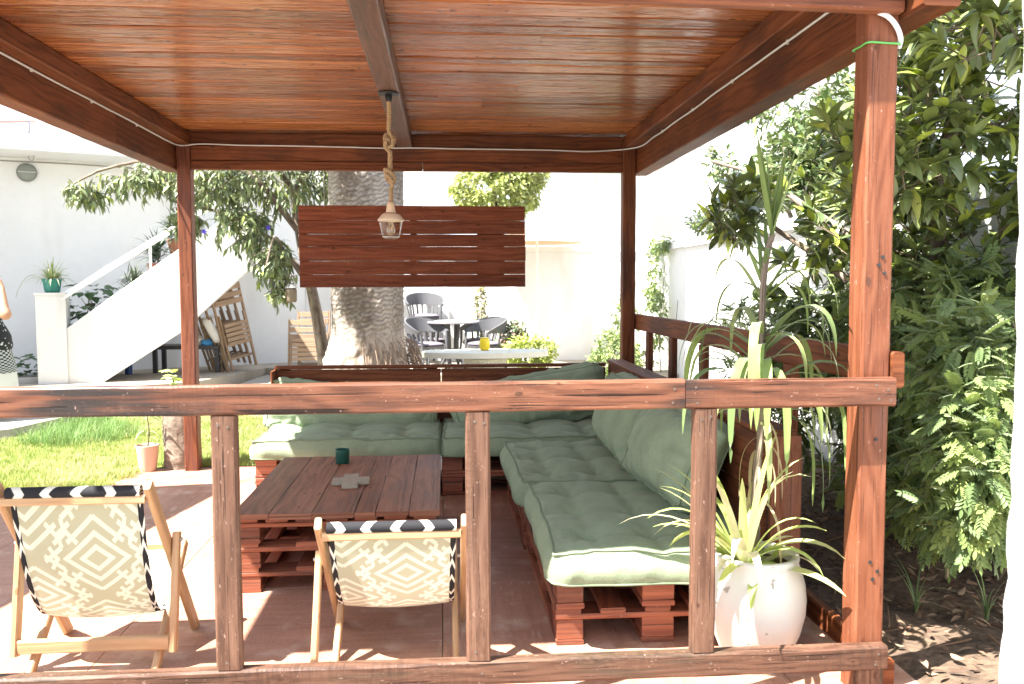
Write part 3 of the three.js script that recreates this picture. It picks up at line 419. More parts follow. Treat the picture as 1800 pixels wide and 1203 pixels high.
// cushions
const fab = tex(512, 512, (u, v) => { const w = 0.5 + 0.25 * Math.sin(2 * Math.PI * u * 128) + 0.25 * Math.sin(2 * Math.PI * v * 128), a = fbm(u, v, 6, 6, 4, 111), b = fbm(u, v, 90, 90, 2, 112); const k = 0.9 + 0.34 * (a - 0.5) + 0.16 * (b - 0.5) + 0.08 * (w - 0.5); return [0.258 * k, 0.318 * k, 0.205 * k, 0.5 * w + 0.5 * b]; });
M.green = phys({ map: fab.map, bumpMap: fab.bumpMap, bumpScale: 0.0014, roughness: 0.95, sheen: 0.25, sheenRoughness: 0.6, sheenColor: col(0.5, 0.6, 0.5) });
M.piping = phys({ map: fab.map, roughness: 0.95, color: col(0.8, 0.82, 0.8) });
M.button = phys({ color: col(0.4, 0.47, 0.38), roughness: 0.9 });
function cushion(parent, W, L, Tk, { buttons = [3, 4], puff = 0.026, seed = 1, sag = 0.02, bulge = 0.022, wrinkle = 1, dimple = 0.052, over = 0, pw = 5 } = {}) {
  const f = rng(seed), nx = 80, nz = Math.round(80 * L / W), B = [];
  for (let i = 0; i < buttons[0]; i++) for (let j = 0; j < buttons[1]; j++) B.push([((i + 0.5) / buttons[0] * 2 - 1) * W / 2 * 0.92 + rr(-0.012, 0.012, f), ((j + 0.5) / buttons[1] * 2 - 1) * L / 2 * 0.92 + rr(-0.012, 0.012, f)]);
  const edge = (s, t, y) => { // plan outline: sides drawn in a little between the corners
    const wob = 0.006 * n3(s * 3 + y * 9, t * 3, seed, 3); return [s * W / 2 * (1 - 0.022 * (1 - t * t) * Math.abs(s)) + wob * Math.abs(s), t * L / 2 * (1 - 0.018 * (1 - s * s) * Math.abs(t)) + wob * Math.abs(t)]; };
  const topY = (s, t) => { const [x, z] = edge(s, t, 0); const e = Math.pow(Math.max(0, 1 - Math.pow(Math.abs(s), pw)), 0.6) * Math.pow(Math.max(0, 1 - Math.pow(Math.abs(t), pw)), 0.6); let y = Tk + puff * e;
    for (const [bx, bz] of B) { const d = Math.hypot(x - bx, z - bz); const th = Math.atan2(z - bz, x - bx); y -= dimple * e * (Math.exp(-Math.pow(d / 0.03, 2)) * 0.55 + Math.exp(-Math.pow(d / 0.1, 2)) * 0.5) + e * 0.007 * Math.exp(-Math.pow(d / 0.11, 2)) * Math.pow(Math.abs(Math.cos(th * 2.5 + bx * 40)), 6); }
    for (const [bx, bz] of B) { y -= e * 0.004 * (Math.exp(-Math.pow((z - bz) / 0.035, 2)) + Math.exp(-Math.pow((x - bx) / 0.035, 2))); }
    y -= wrinkle > 1.5 ? 0.011 * Math.pow(1 - Math.abs(n3(x * 4.5 + z * 2, z * 9, seed, 31)), 5) : 0;
    const near = 1 - Math.min(1 - Math.abs(s), 1 - Math.abs(t)) ; const wr = wrinkle * 0.006 * sst(0.45, 0.85, near) * (Math.abs(s) > Math.abs(t) ? n3(z * 26, x * 4, seed, 7) : n3(x * 26, z * 4, seed, 8));
    return y + wr + wrinkle * 0.005 * n3(x * 7, z * 7, seed, 9) - sag * 0.3 * (Math.abs(s) > 0.9 || Math.abs(t) > 0.9 ? n3(x * 5, z * 5, seed, 2) : 0); };
  const pos = [], uv = [], idx = [];
  const grid = (nu, nv, fn) => { const a = pos.length / 3; for (let j = 0; j <= nv; j++) for (let i = 0; i <= nu; i++) { const p = fn(i / nu, j / nv); pos.push(p[0], p[1], p[2]); uv.push(p[3] / 0.5, p[4] / 0.5); } for (let j = 0; j < nv; j++) for (let i = 0; i < nu; i++) { const q = a + j * (nu + 1) + i; idx.push(q, q + nu + 1, q + 1, q + 1, q + nu + 1, q + nu + 2); } };
  grid(nx, nz, (a, b) => { const s = a * 2 - 1, t = b * 2 - 1, [x, z] = edge(s, t, 0); return [x, topY(s, t), z, x, z]; });
  const loop = (q) => { const k = md(q, 4); return k < 1 ? [k * 2 - 1, 1] : k < 2 ? [1, 1 - (k - 1) * 2] : k < 3 ? [1 - (k - 2) * 2, -1] : [-1, (k - 3) * 2 - 1]; };
  const botY = (x, z) => sag * (0.4 * n3(x * 4, z * 4, seed, 5) - 1) * (over ? 1 : 0.3);
  const band = (q, h) => { const [s, t] = loop(q), [x, z] = edge(s, t, 0), n = Math.abs(s) > Math.abs(t) - 1e-9 && Math.abs(t) < 1 ? [Math.sign(s), 0] : [0, Math.sign(t)]; const cor = Math.min(1, (1 - Math.min(Math.abs(s), Math.abs(t))) * 8); const o = bulge * Math.sin(Math.PI * h) * cor + over * (1 - h) * cor + wrinkle * 0.005 * Math.sin(Math.PI * h) * n3((x + z) * 22, h * 2, seed, 6); const y0 = botY(x, z), y1 = topY(s, t); return [x + n[0] * o, mix(y0, y1, h), z + n[1] * o, q * (W + L) / 2, h * Tk]; };
  grid(200, 8, (a, b) => band(a * 4 - 4, 1 - b));
  grid(8, 8, (a, b) => { const s = a * 2 - 1, t = b * 2 - 1, [x, z] = edge(s, t, 0), e = Math.max(Math.abs(s), Math.abs(t)); return [x, e > 0.99 ? botY(x, z) : 0.001, -z, x, z]; });
  let g = new THREE.BufferGeometry(); g.setAttribute('position', new THREE.Float32BufferAttribute(pos, 3)); g.setAttribute('uv', new THREE.Float32BufferAttribute(uv, 2)); g.setIndex(idx); g.computeVertexNormals();
  const cover = part(parent, 'cover', g, M.green);
  const ring = (h, r) => { const p = []; for (let i = 0; i < 160; i++) { const q = band(i / 40, h); p.push(V(q[0], q[1] + (h > 0.5 ? 0.002 : 0.002), q[2])); } return tube(p, r, 320, 6, true); };
  sub(cover, 'piping', ring(1, 0.0055), M.piping); sub(cover, 'piping', ring(0, 0.0055), M.piping);
  for (const [x, z] of B) { const s = x / W * 2, t = z / L * 2; sub(cover, 'button', new THREE.SphereGeometry(0.012, 12, 8).scale(1, 0.45, 1).translate(x, topY(s, t) + 0.002, z), M.button); }
  return cover;
}
function seatCushion(label, x, y, z, W, L, o, turn = 0) { const c = thing('seat_cushion', label, 'cushion', [x, y, z], 'tufted green seat cushions on the pallet benches'); c.rotation.y = turn; cushion(c, W, L, 0.095, { sag: 0.022, over: 0.028, ...o }); return c; }
seatCushion('green tufted seat cushion nearest the camera, its front edge in full sun', 0.825, 0.293, -0.95, 0.83, 1.16, { seed: 3, buttons: [3, 3] }, -0.012);
seatCushion('green tufted seat cushion on the right bench, behind the sunlit front one', 0.79, 0.293, -2.11, 0.83, 1.14, { seed: 4, buttons: [3, 3] }, 0.014);
seatCushion('green tufted seat cushion at the left end of the back bench, partly in sun', -0.645, 0.293, -3.24, 1.2, 0.83, { seed: 5, buttons: [3, 3] });
seatCushion('green tufted seat cushion on the back bench, tucked into the corner', 0.585, 0.293, -3.24, 1.2, 0.83, { seed: 6, buttons: [3, 3] });
function backCushion(label, x, y, z, W, H, Tk, rot, o) { const c = thing('back_cushion', label, 'cushion', [x, y, z], 'green back cushions leaning on the bench backrests'); const Q = (a, t) => new THREE.Quaternion().setFromAxisAngle(a, t); c.quaternion.copy(Q(V(0, 1, 0), rot[1])).multiply(Q(V(1, 0, 0), rot[0])).multiply(Q(V(0, 1, 0), rot[2])); cushion(c, W, H, Tk, { buttons: [0, 0], puff: 0.075, pw: 2.6, wrinkle: 2.6, bulge: 0.04, sag: 0.02, ...o }); return c; }
// local top face (+y) is the face one leans on: turned to look at the middle of the pergola
backCushion('plump green back cushion nearest the camera, leaning on the right backrest', 1.15, 0.56, -1.3, 0.98, 0.38, 0.12, [Math.PI / 2 - 0.38, -Math.PI / 2, 0.05], { seed: 11, puff: 0.1 });
backCushion('plump green back cushion on the right backrest, farther from the camera', 1.15, 0.57, -2.34, 1.06, 0.4, 0.12, [Math.PI / 2 - 0.36, -Math.PI / 2, -0.02], { seed: 12, puff: 0.1 });
backCushion('green back cushion at the left end of the back bench, near the tree stump', -0.68, 0.465, -3.6, 1.2, 0.34, 0.09, [Math.PI / 2 - 0.3, 0, -0.085], { seed: 13 });
backCushion('green back cushion in the right corner of the back bench, corner raised above the backrest', 0.62, 0.52, -3.58, 1.12, 0.34, 0.09, [Math.PI / 2 - 0.26, 0, 0.19], { seed: 14 });

// low table made of pallets
{
  const t = thing('pallet_table', 'low brown coffee table of stacked pallets with a plank top', 'table', [-0.5, 0, -1.75]);
  for (let i = 0; i < 3; i++) pallet(t, -0.5, i * 0.1135, -1.77, 0.9, 1.24, 0.137, { boards: i === 2 ? 7 : 4, bw: i === 2 ? 0.1 : 0.1 });
  const X = [-0.962, -0.795, -0.605, -0.415, -0.32, -0.17, -0.03];
  const zf = -1.11, zb = -2.4;
  for (let i = 0; i < 6; i++) wpart(t, 'top_plank', board(X[i] + 0.0012, X[i + 1] - 0.0012, 0.3455 + rr(-0.001, 0.001), 0.37 + rr(-0.0015, 0.0015), zb + rr(-0.004, 0.004), zf + rr(-0.004, 0.004), { axis: 2, seg: 14, jit: 0.0012, ch: 0.003 }), M.tables[i % 3]);
}
{
  const c = thing('candle_cup', 'small dark green cup at the far edge of the pallet table', 'cup', [-0.595, 0.372, -2.2]);
  const m = phys({ color: col(0.012, 0.075, 0.055), roughness: 0.3 });
  part(c, 'body', lathe([[0, 0.012], [0.034, 0.012], [0.036, 0.016], [0.037, 0.078], [0.0395, 0.08], [0.0405, 0.078], [0.0395, 0.0], [0, 0]], 32), m);
  part(c, 'wax', lathe([[0, 0.05], [0.0355, 0.05], [0.0355, 0.02]], 24), phys({ color: col(0.5, 0.47, 0.4), roughness: 0.5 }));
  const k = thing('cross_trivet', 'pale beige cross shaped trivet lying on the pallet table', 'trivet', [-0.492, 0.3725, -1.69]);
  const a = 0.042, b = 0.105, s = new THREE.Shape([[-a, -b], [a, -b], [a, -a], [b, -a], [b, a], [a, a], [a, b], [-a, b], [-a, a], [-b, a], [-b, -a], [-a, -a]].map(([x, y]) => new THREE.Vector2(x * 0.88, y * 1.25)));
  const ct = tex(256, 256, (u, v) => { const n = fbm(u, v, 60, 8, 3, 121), q = fbm(u, v, 8, 8, 3, 122); return [...mix3([0.27, 0.23, 0.17], [0.4, 0.35, 0.27], clamp(n * 0.7 + q * 0.5 - 0.1)), n]; }); ct.map.repeat.set(6, 6); ct.bumpMap.repeat.set(6, 6);
  part(k, 'slab', new THREE.ExtrudeGeometry(s, { depth: 0.014, bevelEnabled: true, bevelSize: 0.002, bevelThickness: 0.002, bevelSegments: 2 }).rotateX(-Math.PI / 2).translate(0, 0.002, 0), phys({ map: ct.map, bumpMap: ct.bumpMap, bumpScale: 0.002, roughness: 0.85 }));
  k.rotation.y = 0.06;
}

// ---------------------------------------------------------------- deck chairs
const aztec = (() => {
  const W = 768, H = 1792, k = document.createElement('canvas'); k.width = W; k.height = H; const g = k.getContext('2d');
  g.fillStyle = '#bab99d'; g.fillRect(0, 0, W, H); g.strokeStyle = '#e8e5d2'; g.lineCap = 'butt'; g.lineJoin = 'miter';
  const PX = 860, PY = 520;   // lattice of the pattern
  const dia = (x, y, a, b, w) => { g.lineWidth = w; g.beginPath(); g.moveTo(x - a, y); g.lineTo(x, y - b); g.lineTo(x + a, y); g.lineTo(x, y + b); g.closePath(); g.stroke(); };
  const seg = (...p) => { g.lineWidth = 25; g.beginPath(); g.moveTo(p[0], p[1]); for (let i = 2; i < p.length; i += 2) g.lineTo(p[i], p[i + 1]); g.stroke(); };
  const unit = (x, y) => {
    dia(x, y, 98, 62, 26); dia(x, y, 205, 130, 26);
    for (const s of [-1, 1]) for (const q of [-1, 1]) { // hooked bars along the edges of a wider, broken diamond
      const E = (t, o) => [x + s * (320 - 320 * t + o * 0.56), y + q * (206 * t + o * 0.83)];
      seg(...E(-0.08, 0), ...E(0.3, 0)); seg(...E(0.42, 0), ...E(1, 0));
      seg(...E(0.12, -46), ...E(0.12, 46)); seg(...E(0.3, -2), ...E(0.36, 62)); seg(...E(0.56, -40), ...E(0.5, 46)); seg(...E(0.3, 62), ...E(0.62, 62));
    }
  };
  for (let j = -1; j < 10; j++) for (let i = -1; i < 3; i++) unit(i * PX + (j % 2 ? PX / 2 : 0) + 40, j * PY / 2 + 40);
  const t = new THREE.CanvasTexture(k); t.colorSpace = THREE.SRGBColorSpace; return t;
})();
const chevron = (() => {
  const k = document.createElement('canvas'); k.width = 512; k.height = 64; const g = k.getContext('2d'); g.fillStyle = '#17171c'; g.fillRect(0, 0, 512, 64); g.strokeStyle = '#d9d5c8'; g.lineWidth = 15;
  for (let i = -1; i < 9; i++) { const d = i % 4 < 2 ? 1 : -1; g.beginPath(); g.moveTo(i * 64 - d * 14, -8); g.lineTo(i * 64 + d * 22, 32); g.lineTo(i * 64 - d * 14, 72); g.stroke(); }
  const t = new THREE.CanvasTexture(k); t.colorSpace = THREE.SRGBColorSpace; t.wrapS = t.wrapT = THREE.RepeatWrapping; return t;
})();
const weave = tex(128, 128, (u, v) => { const w = 0.5 + 0.25 * Math.sin(2 * Math.PI * u * 32) + 0.25 * Math.sin(2 * Math.PI * v * 32); return [w, w, w, w]; }); weave.bumpMap.repeat.set(12, 28);
M.sling = phys({ map: aztec, bumpMap: weave.bumpMap, bumpScale: 0.0006, roughness: 0.95, transmission: 0.28, thickness: 0, side: THREE.DoubleSide });
M.hem = phys({ map: chevron, roughness: 0.9, side: THREE.DoubleSide });
M.sleeve = (() => { const t = chevron.clone(); t.needsUpdate = true; t.repeat.set(0.55, 1); t.rotation = Math.PI / 2; return phys({ map: t, roughness: 0.85 }); })();
function deckChair(label, x, { top, foot = [0, -0.77], rear = [0, -0.375], front = [0.35, -0.745], piv, prop, hw = 0.25, shift = 0, sagY = -0.14, sagZ = -0.425 }) {
  const c = thing('deck_chair', label, 'deck chair', [x, 0, -0.55], 'folding deck chairs with patterned slings');
  const P = (xx, [y, z]) => V(xx + shift * (z + 0.55), y, z + 0.55), q = { seg: 6, jit: 0.0006, ch: 0.005 };
  const ext = (a, b, e) => [b[0] + (b[0] - a[0]) * e, b[1] + (b[1] - a[1]) * e];
  for (const s of [-1, 1]) {
    part(c, 'back_rail', stick(P(s * hw, foot), P(s * hw, ext(foot, top, 0.03)), 0.024, 0.048, V(1, 0, 0), q), M.pine);
    part(c, 'seat_rail', stick(P(s * (hw - 0.032), rear), P(s * (hw - 0.032), ext(rear, front, 0.03)), 0.024, 0.042, V(1, 0, 0), q), M.pine);
    const pr = part(c, 'prop_rail', stick(P(s * (hw + 0.027), ext(prop, piv, 0.07)), P(s * (hw + 0.027), ext(piv, prop, 0.03)), 0.024, 0.04, V(1, 0, 0), q), M.pine);
    sub(pr, 'bolt', new THREE.CylinderGeometry(0.007, 0.007, 0.07, 10).rotateZ(Math.PI / 2).translate(...P(s * (hw + 0.012), piv).toArray()), phys({ color: col(0.35, 0.33, 0.3), metalness: 0.9, roughness: 0.35 }));
  }
  part(c, 'cross_bar', stick(P(-hw - 0.013, [prop[0] + 0.022, prop[1]]), P(hw + 0.013, [prop[0] + 0.022, prop[1]]), 0.024, 0.05, V(0, 0, 1), q), M.pine);
  part(c, 'top_bar', stick(P(-hw + 0.012, [top[0] - 0.032, top[1] + 0.008]), P(hw - 0.012, [top[0] - 0.032, top[1] + 0.008]), 0.018, 0.03, V(0, 0, 1), q), M.pine);
  part(c, 'front_bar', stick(P(-hw + 0.04, front), P(hw - 0.04, front), 0.03, 0.03, V(0, 0, 1), q), M.pine);
  // sling: hangs from the top bar to the front bar
  const sw = hw - 0.028, A = [top[0] - 0.012, top[1] - 0.012], C2 = [front[0] + 0.012, front[1]], cv = (t) => { const u = 1 - t; return [u * u * A[0] + 2 * u * t * sagY + t * t * C2[0], u * u * A[1] + 2 * u * t * sagZ + t * t * C2[1]]; };
  const strip = (x0, x1, off, nx, uvf) => { const n = 48, pos = [], uv = [], idx = []; for (let i = 0; i <= n; i++) { const t = i / n, [y, z] = cv(t), ny = 0.5, dip = 0.018 * Math.sin(Math.PI * t); for (let j = 0; j <= nx; j++) { const xx = mix(x0, x1, j / nx), s2 = xx / sw; const p = P(xx * (1 - 0.04 * Math.sin(Math.PI * t)), [y + off - dip * (1 - s2 * s2) + 0.0015 * n3(xx * 9, t * 12, 2, 4), z - off * ny]); pos.push(p.x, p.y, p.z); uv.push(...uvf(j / nx, t)); } } for (let i = 0; i < n; i++) for (let j = 0; j < nx; j++) { const a = i * (nx + 1) + j; idx.push(a, a + nx + 1, a + 1, a + 1, a + nx + 1, a + nx + 2); } const g = new THREE.BufferGeometry(); g.setAttribute('position', new THREE.Float32BufferAttribute(pos, 3)); g.setAttribute('uv', new THREE.Float32BufferAttribute(uv, 2)); g.setIndex(idx); g.computeVertexNormals(); return g; };
  const sl = part(c, 'sling', strip(-sw + 0.02, sw - 0.02, 0, 20, (a, t) => [a, 1 - t]), M.sling);
  for (const s of [-1, 1]) sub(sl, 'hem', strip(s * (sw - 0.024), s * sw, 0.002, 3, (a, t) => [t * 1.6, a]), M.hem);
  part(c, 'sling_sleeve', new THREE.CylinderGeometry(0.021, 0.021, sw * 2, 24, 1, false).rotateZ(Math.PI / 2).translate(0, top[0] - 0.006, top[1] + 0.55), M.sleeve);
  return c;
}
deckChair('folding wooden deck chair at the left edge, patterned sling upright in front of the lawn', -1.272, { top: [0.69, -0.28], piv: [0.455, -0.472], prop: [0.075, -0.40], hw: 0.25 });
deckChair('folding wooden deck chair in front of the pallet table, sling reclined low', -0.19, { top: [0.555, -0.235], piv: [0.385, -0.41], prop: [0.02, -0.235], hw: 0.252, sagY: -0.08, sagZ: -0.46, front: [0.33, -0.8], rear: [0.0, -0.36] });

// ---------------------------------------------------------------- pots and plants in the pergola
{
  const pt = tex(512, 512, (u, v) => { const a = fbm(u, v, 6, 6, 5, 131), b = fbm(u, v, 50, 50, 2, 132), ch = sst(0.77, 0.81, fbm(u, v, 26, 34, 3, 133)), st = sst(0.5, 0.8, fbm(u, v, 16, 3, 4, 134)); let c = mix3([0.54, 0.52, 0.47], [0.64, 0.625, 0.58], a); c = mix3(c, [0.56, 0.46, 0.34], st * 0.3); c = mix3(c, [0.22, 0.19, 0.15], ch * 0.8); return [...c, 0.5 + 0.3 * a - 0.4 * ch + 0.1 * b]; });
  const p = thing('white_planter', 'large round off white glazed planter in front of the right bench', 'planter', [1.128, 0, -0.27]);
  part(p, 'pot', lathe([[0, 0.03], [0.09, 0.03], [0.1, 0.0], [0.112, 0.0], [0.13, 0.06], [0.16, 0.13], [0.176, 0.2], [0.179, 0.25], [0.173, 0.31], [0.157, 0.365], [0.148, 0.385], [0.153, 0.4], [0.149, 0.412], [0.134, 0.412], [0.122, 0.39], [0.12, 0.34], [0.12, 0.3]], 64), phys({ map: pt.map, bumpMap: pt.bumpMap, bumpScale: 0.002, roughness: 0.45, clearcoat: 0.3, clearcoatRoughness: 0.3 }));
  const sg = new THREE.CircleGeometry(0.122, 24).rotateX(-Math.PI / 2).translate(0, 0.375, 0); part(p, 'potting_soil', sg, M.soil);
  // tall dracaena
  const gm = [thinLeaf(0.17, 0.25, 0.055, 0.3), thinLeaf(0.24, 0.33, 0.085, 0.3), thinLeaf(0.12, 0.19, 0.05, 0.25), thinLeaf(0.36, 0.42, 0.16, 0.35), phys({ color: col(0.42, 0.34, 0.2), roughness: 0.95, side: THREE.DoubleSide })];
  const d = thing('dracaena', 'tall strap leaved plant with long drooping leaves in the white planter', 'plant', [1.14, 0.37, -0.29]);
  const stem = [V(0, 0, 0), V(-0.012, 0.25, 0.0), V(0.012, 0.5, -0.01), V(0.008, 0.8, -0.01), V(0.02, 1.1, -0.02), V(0.045, 1.2, -0.02)], sc = new THREE.CatmullRomCurve3(stem);
  part(d, 'stem', taper(stem, 0.016, 0.011, 30, 9, 0.25, 3), M.bark);
  const f = rng(77), drop = (p0, az, L, el, dr, w, m, nm = 'leaf') => { const path = [], dir = V(Math.cos(az) * Math.cos(el), Math.sin(el), Math.sin(az) * Math.cos(el)), p = p0.clone(); const n = 14; for (let i = 0; i <= n; i++) { path.push(p.clone()); p.addScaledVector(dir, L / n); if (dr > 0.5) { dir.x *= 0.8; dir.z *= 0.8; } dir.y -= dr * (0.5 + 1.0 * i / n) / n * 2; dir.normalize(); } part(d, nm, ribbon(path, (t) => w * Math.min(1, 0.45 + t * 2.2) * Math.pow(1 - Math.pow(t, 3.2), 0.8) + 0.001, { fold: 0.22, twist: rr(-0.5, 0.5, f) }), m); };
  // long leaves that arch out of the middle of the stem and hang
  for (let i = 0; i < 40; i++) { const t = rr(0.4, 0.7, f), a = f() * 6.283, p = sc.getPointAt(t); drop(p, a, rr(0.36, 0.62, f), rr(0.3, 1.0, f), rr(1.8, 3.2, f), rr(0.022, 0.04, f), gm[[0, 1, 1, 3, 2, 1][i % 6]]); }
  for (let i = 0; i < 12; i++) { const t = rr(0.6, 0.84, f), a = f() * 6.283, p = sc.getPointAt(t); drop(p, a, rr(0.3, 0.5, f), rr(0.3, 0.9, f), rr(1.4, 2.2, f), rr(0.014, 0.022, f), gm[i % 4]); }
  for (let i = 0; i < 9; i++) { const p = sc.getPointAt(rr(0.15, 0.5, f)); drop(p, f() * 6.283, rr(0.2, 0.34, f), rr(-0.9, -0.2, f), 1.6, rr(0.01, 0.018, f), gm[4], 'dead_leaf'); }
  // upright top shoot
  const tp = sc.getPointAt(0.99); for (let i = 0; i < 8; i++) drop(tp, rr(-0.7, 0.7, f) + (i % 3 ? 0 : 3.1), rr(0.26, 0.38, f), rr(1.2, 1.5, f), rr(0.0, 0.15, f), rr(0.026, 0.042, f), gm[[0, 1, 0][i % 3]]);
  for (let i = 0; i < 5; i++) drop(sc.getPointAt(rr(0.86, 0.95, f)), f() * 6.283, rr(0.1, 0.22, f), rr(0.3, 0.8, f), 1.2, 0.016, gm[2]);
  // small bright lily-like plant
  const l = thing('strap_leaf_plant', 'bright yellow green rosette of narrow leaves at the foot of the tall dracaena', 'plant', [1.07, 0.375, -0.24]);
  const lm = [thinLeaf(0.46, 0.53, 0.13, 0.3), thinLeaf(0.54, 0.57, 0.22, 0.3), thinLeaf(0.38, 0.47, 0.11, 0.3), thinLeaf(0.62, 0.62, 0.36, 0.3)];
  for (let i = 0; i < 52; i++) { const a = f() * 6.283, big = i < 30, L = big ? rr(0.3, 0.5, f) : rr(0.14, 0.28, f), el = big ? rr(0.75, 1.48, f) : rr(0.1, 0.9, f), dr = rr(0.5, 1.6, f), w = rr(0.03, 0.05, f), path = [], dir = V(Math.cos(a) * Math.cos(el), Math.sin(el), Math.sin(a) * Math.cos(el)), p = V(Math.cos(a) * 0.015 + (big ? 0 : rr(-0.06, 0.1, f)), 0, Math.sin(a) * 0.015 + (big ? 0 : rr(-0.05, 0.05, f))); for (let k = 0; k <= 10; k++) { path.push(p.clone()); p.addScaledVector(dir, L / 10); dir.y -= dr * 0.2 * (0.4 + k / 10); dir.normalize(); } part(l, 'leaf', ribbon(path, (t) => w * Math.min(1, 0.6 + t * 2) * Math.pow(1 - t * t, 0.7) + 0.0012, { fold: 0.3, twist: rr(-0.4, 0.4, f) }), lm[i % 4]); }
}
{ // small terracotta pot by the back left post
  const p = thing('clay_pot_plant', 'small pale clay pot with a thin plant beside the back left post', 'potted plant', [-2.245, 0, -3.84]);
  part(p, 'pot', lathe([[0, 0.01], [0.05, 0.0], [0.058, 0.0], [0.082, 0.185], [0.086, 0.198], [0.08, 0.2], [0.074, 0.18], [0.07, 0.16]], 32), phys({ color: col(0.56, 0.4, 0.3), roughness: 0.85 }));
  part(p, 'potting_soil', new THREE.CircleGeometry(0.075, 20).rotateX(-Math.PI / 2).translate(0, 0.175, 0), M.soil);
  const f = rng(31), m = [thinLeaf(0.2, 0.28, 0.08), thinLeaf(0.3, 0.32, 0.14)];
  part(p, 'stem', taper([V(0, 0.17, 0), V(0.015, 0.3, 0), V(0.0, 0.46, 0.01)], 0.006, 0.003), M.bark);
  for (let i = 0; i < 14; i++) { const a = f() * 6.28, L = rr(0.08, 0.17, f), y = rr(0.2, 0.46, f), d = V(Math.cos(a), 0, Math.sin(a)); part(p, 'leaf', ribbon([0, 0.25, 0.5, 0.75, 1].map((t) => V(0, y + L * (0.7 * t - 1.1 * t * t), 0).addScaledVector(d, L * t)), (t) => 0.016 * Math.sin(Math.PI * clamp(t * 0.93 + 0.06)) + 0.001, { fold: 0.2 }), m[i % 2]); }
}
{ // sprouting stump
  const s = thing('tree_stump', 'dark red brown tree stump behind the back left post, sprouting fresh leaves', 'tree stump', [-2.03, 0, -3.98]);
  const g = new THREE.CylinderGeometry(0.125, 0.14, 0.62, 40, 24, false).translate(0, 0.31, 0), p = g.attributes.position; for (let i = 0; i < p.count; i++) { const x = p.getX(i), y = p.getY(i), z = p.getZ(i), k = 1 + 0.1 * n3(x * 12, y * 3, z * 12, 3) + 0.05 * n3(x * 40, y * 8, z * 40, 4); p.setXYZ(i, x * k, y, z * k); } g.computeVertexNormals();
  part(s, 'trunk', g, phys({ ...M.bark, map: M.bark.map, bumpMap: M.bark.bumpMap, bumpScale: 0.012, roughness: 0.95, color: col(0.4, 0.22, 0.16) }));
  const f = rng(8), lf = leafGeo(0.8, 0.3, 0.25, 5), m = [thinLeaf(0.3, 0.4, 0.07, 0.45), thinLeaf(0.4, 0.47, 0.1, 0.45)];
  for (let i = 0; i < 26; i++) { const a = f() * 6.28, r = rr(0.02, 0.13, f); const o = part(s, 'leaf', lf, m[i % 2]); const mm = M4(V(Math.cos(a) * r, rr(0.62, 0.76, f), Math.sin(a) * r), V(Math.cos(a), rr(-0.1, 0.8, f), Math.sin(a)), V(0, 1, 0.1), rr(0.06, 0.11, f)); mm.decompose(o.position, o.quaternion, o.scale); }
  const b = part(s, 'sprout', taper([V(-0.03, 0.6, 0.02), V(-0.05, 0.68, 0.03)], 0.01, 0.005), M.bark);
}

// ---------------------------------------------------------------- house, stairs, garden walls
M.plasterBig = phys({ ...rep({ map: M.plaster.map, bumpMap: M.plaster.bumpMap }, 0.4, 0.4), bumpScale: 0.004, roughness: 0.92 });
const uvBox = (g) => { const p = g.attributes.position, n = g.attributes.normal, uv = []; for (let i = 0; i < p.count; i++) { const ax = Math.abs(n.getX(i)), ay = Math.abs(n.getY(i)), az = Math.abs(n.getZ(i)); ax > ay && ax > az ? uv.push(p.getZ(i), p.getY(i)) : ay > az ? uv.push(p.getX(i), p.getZ(i)) : uv.push(p.getX(i), p.getY(i)); } g.setAttribute('uv', new THREE.Float32BufferAttribute(uv, 2)); return g; };
const wbox = (x0, x1, y0, y1, z0, z1) => uvBox(new THREE.BoxGeometry(x1 - x0, y1 - y0, z1 - z0).translate((x0 + x1) / 2, (y0 + y1) / 2, (z0 + z1) / 2));
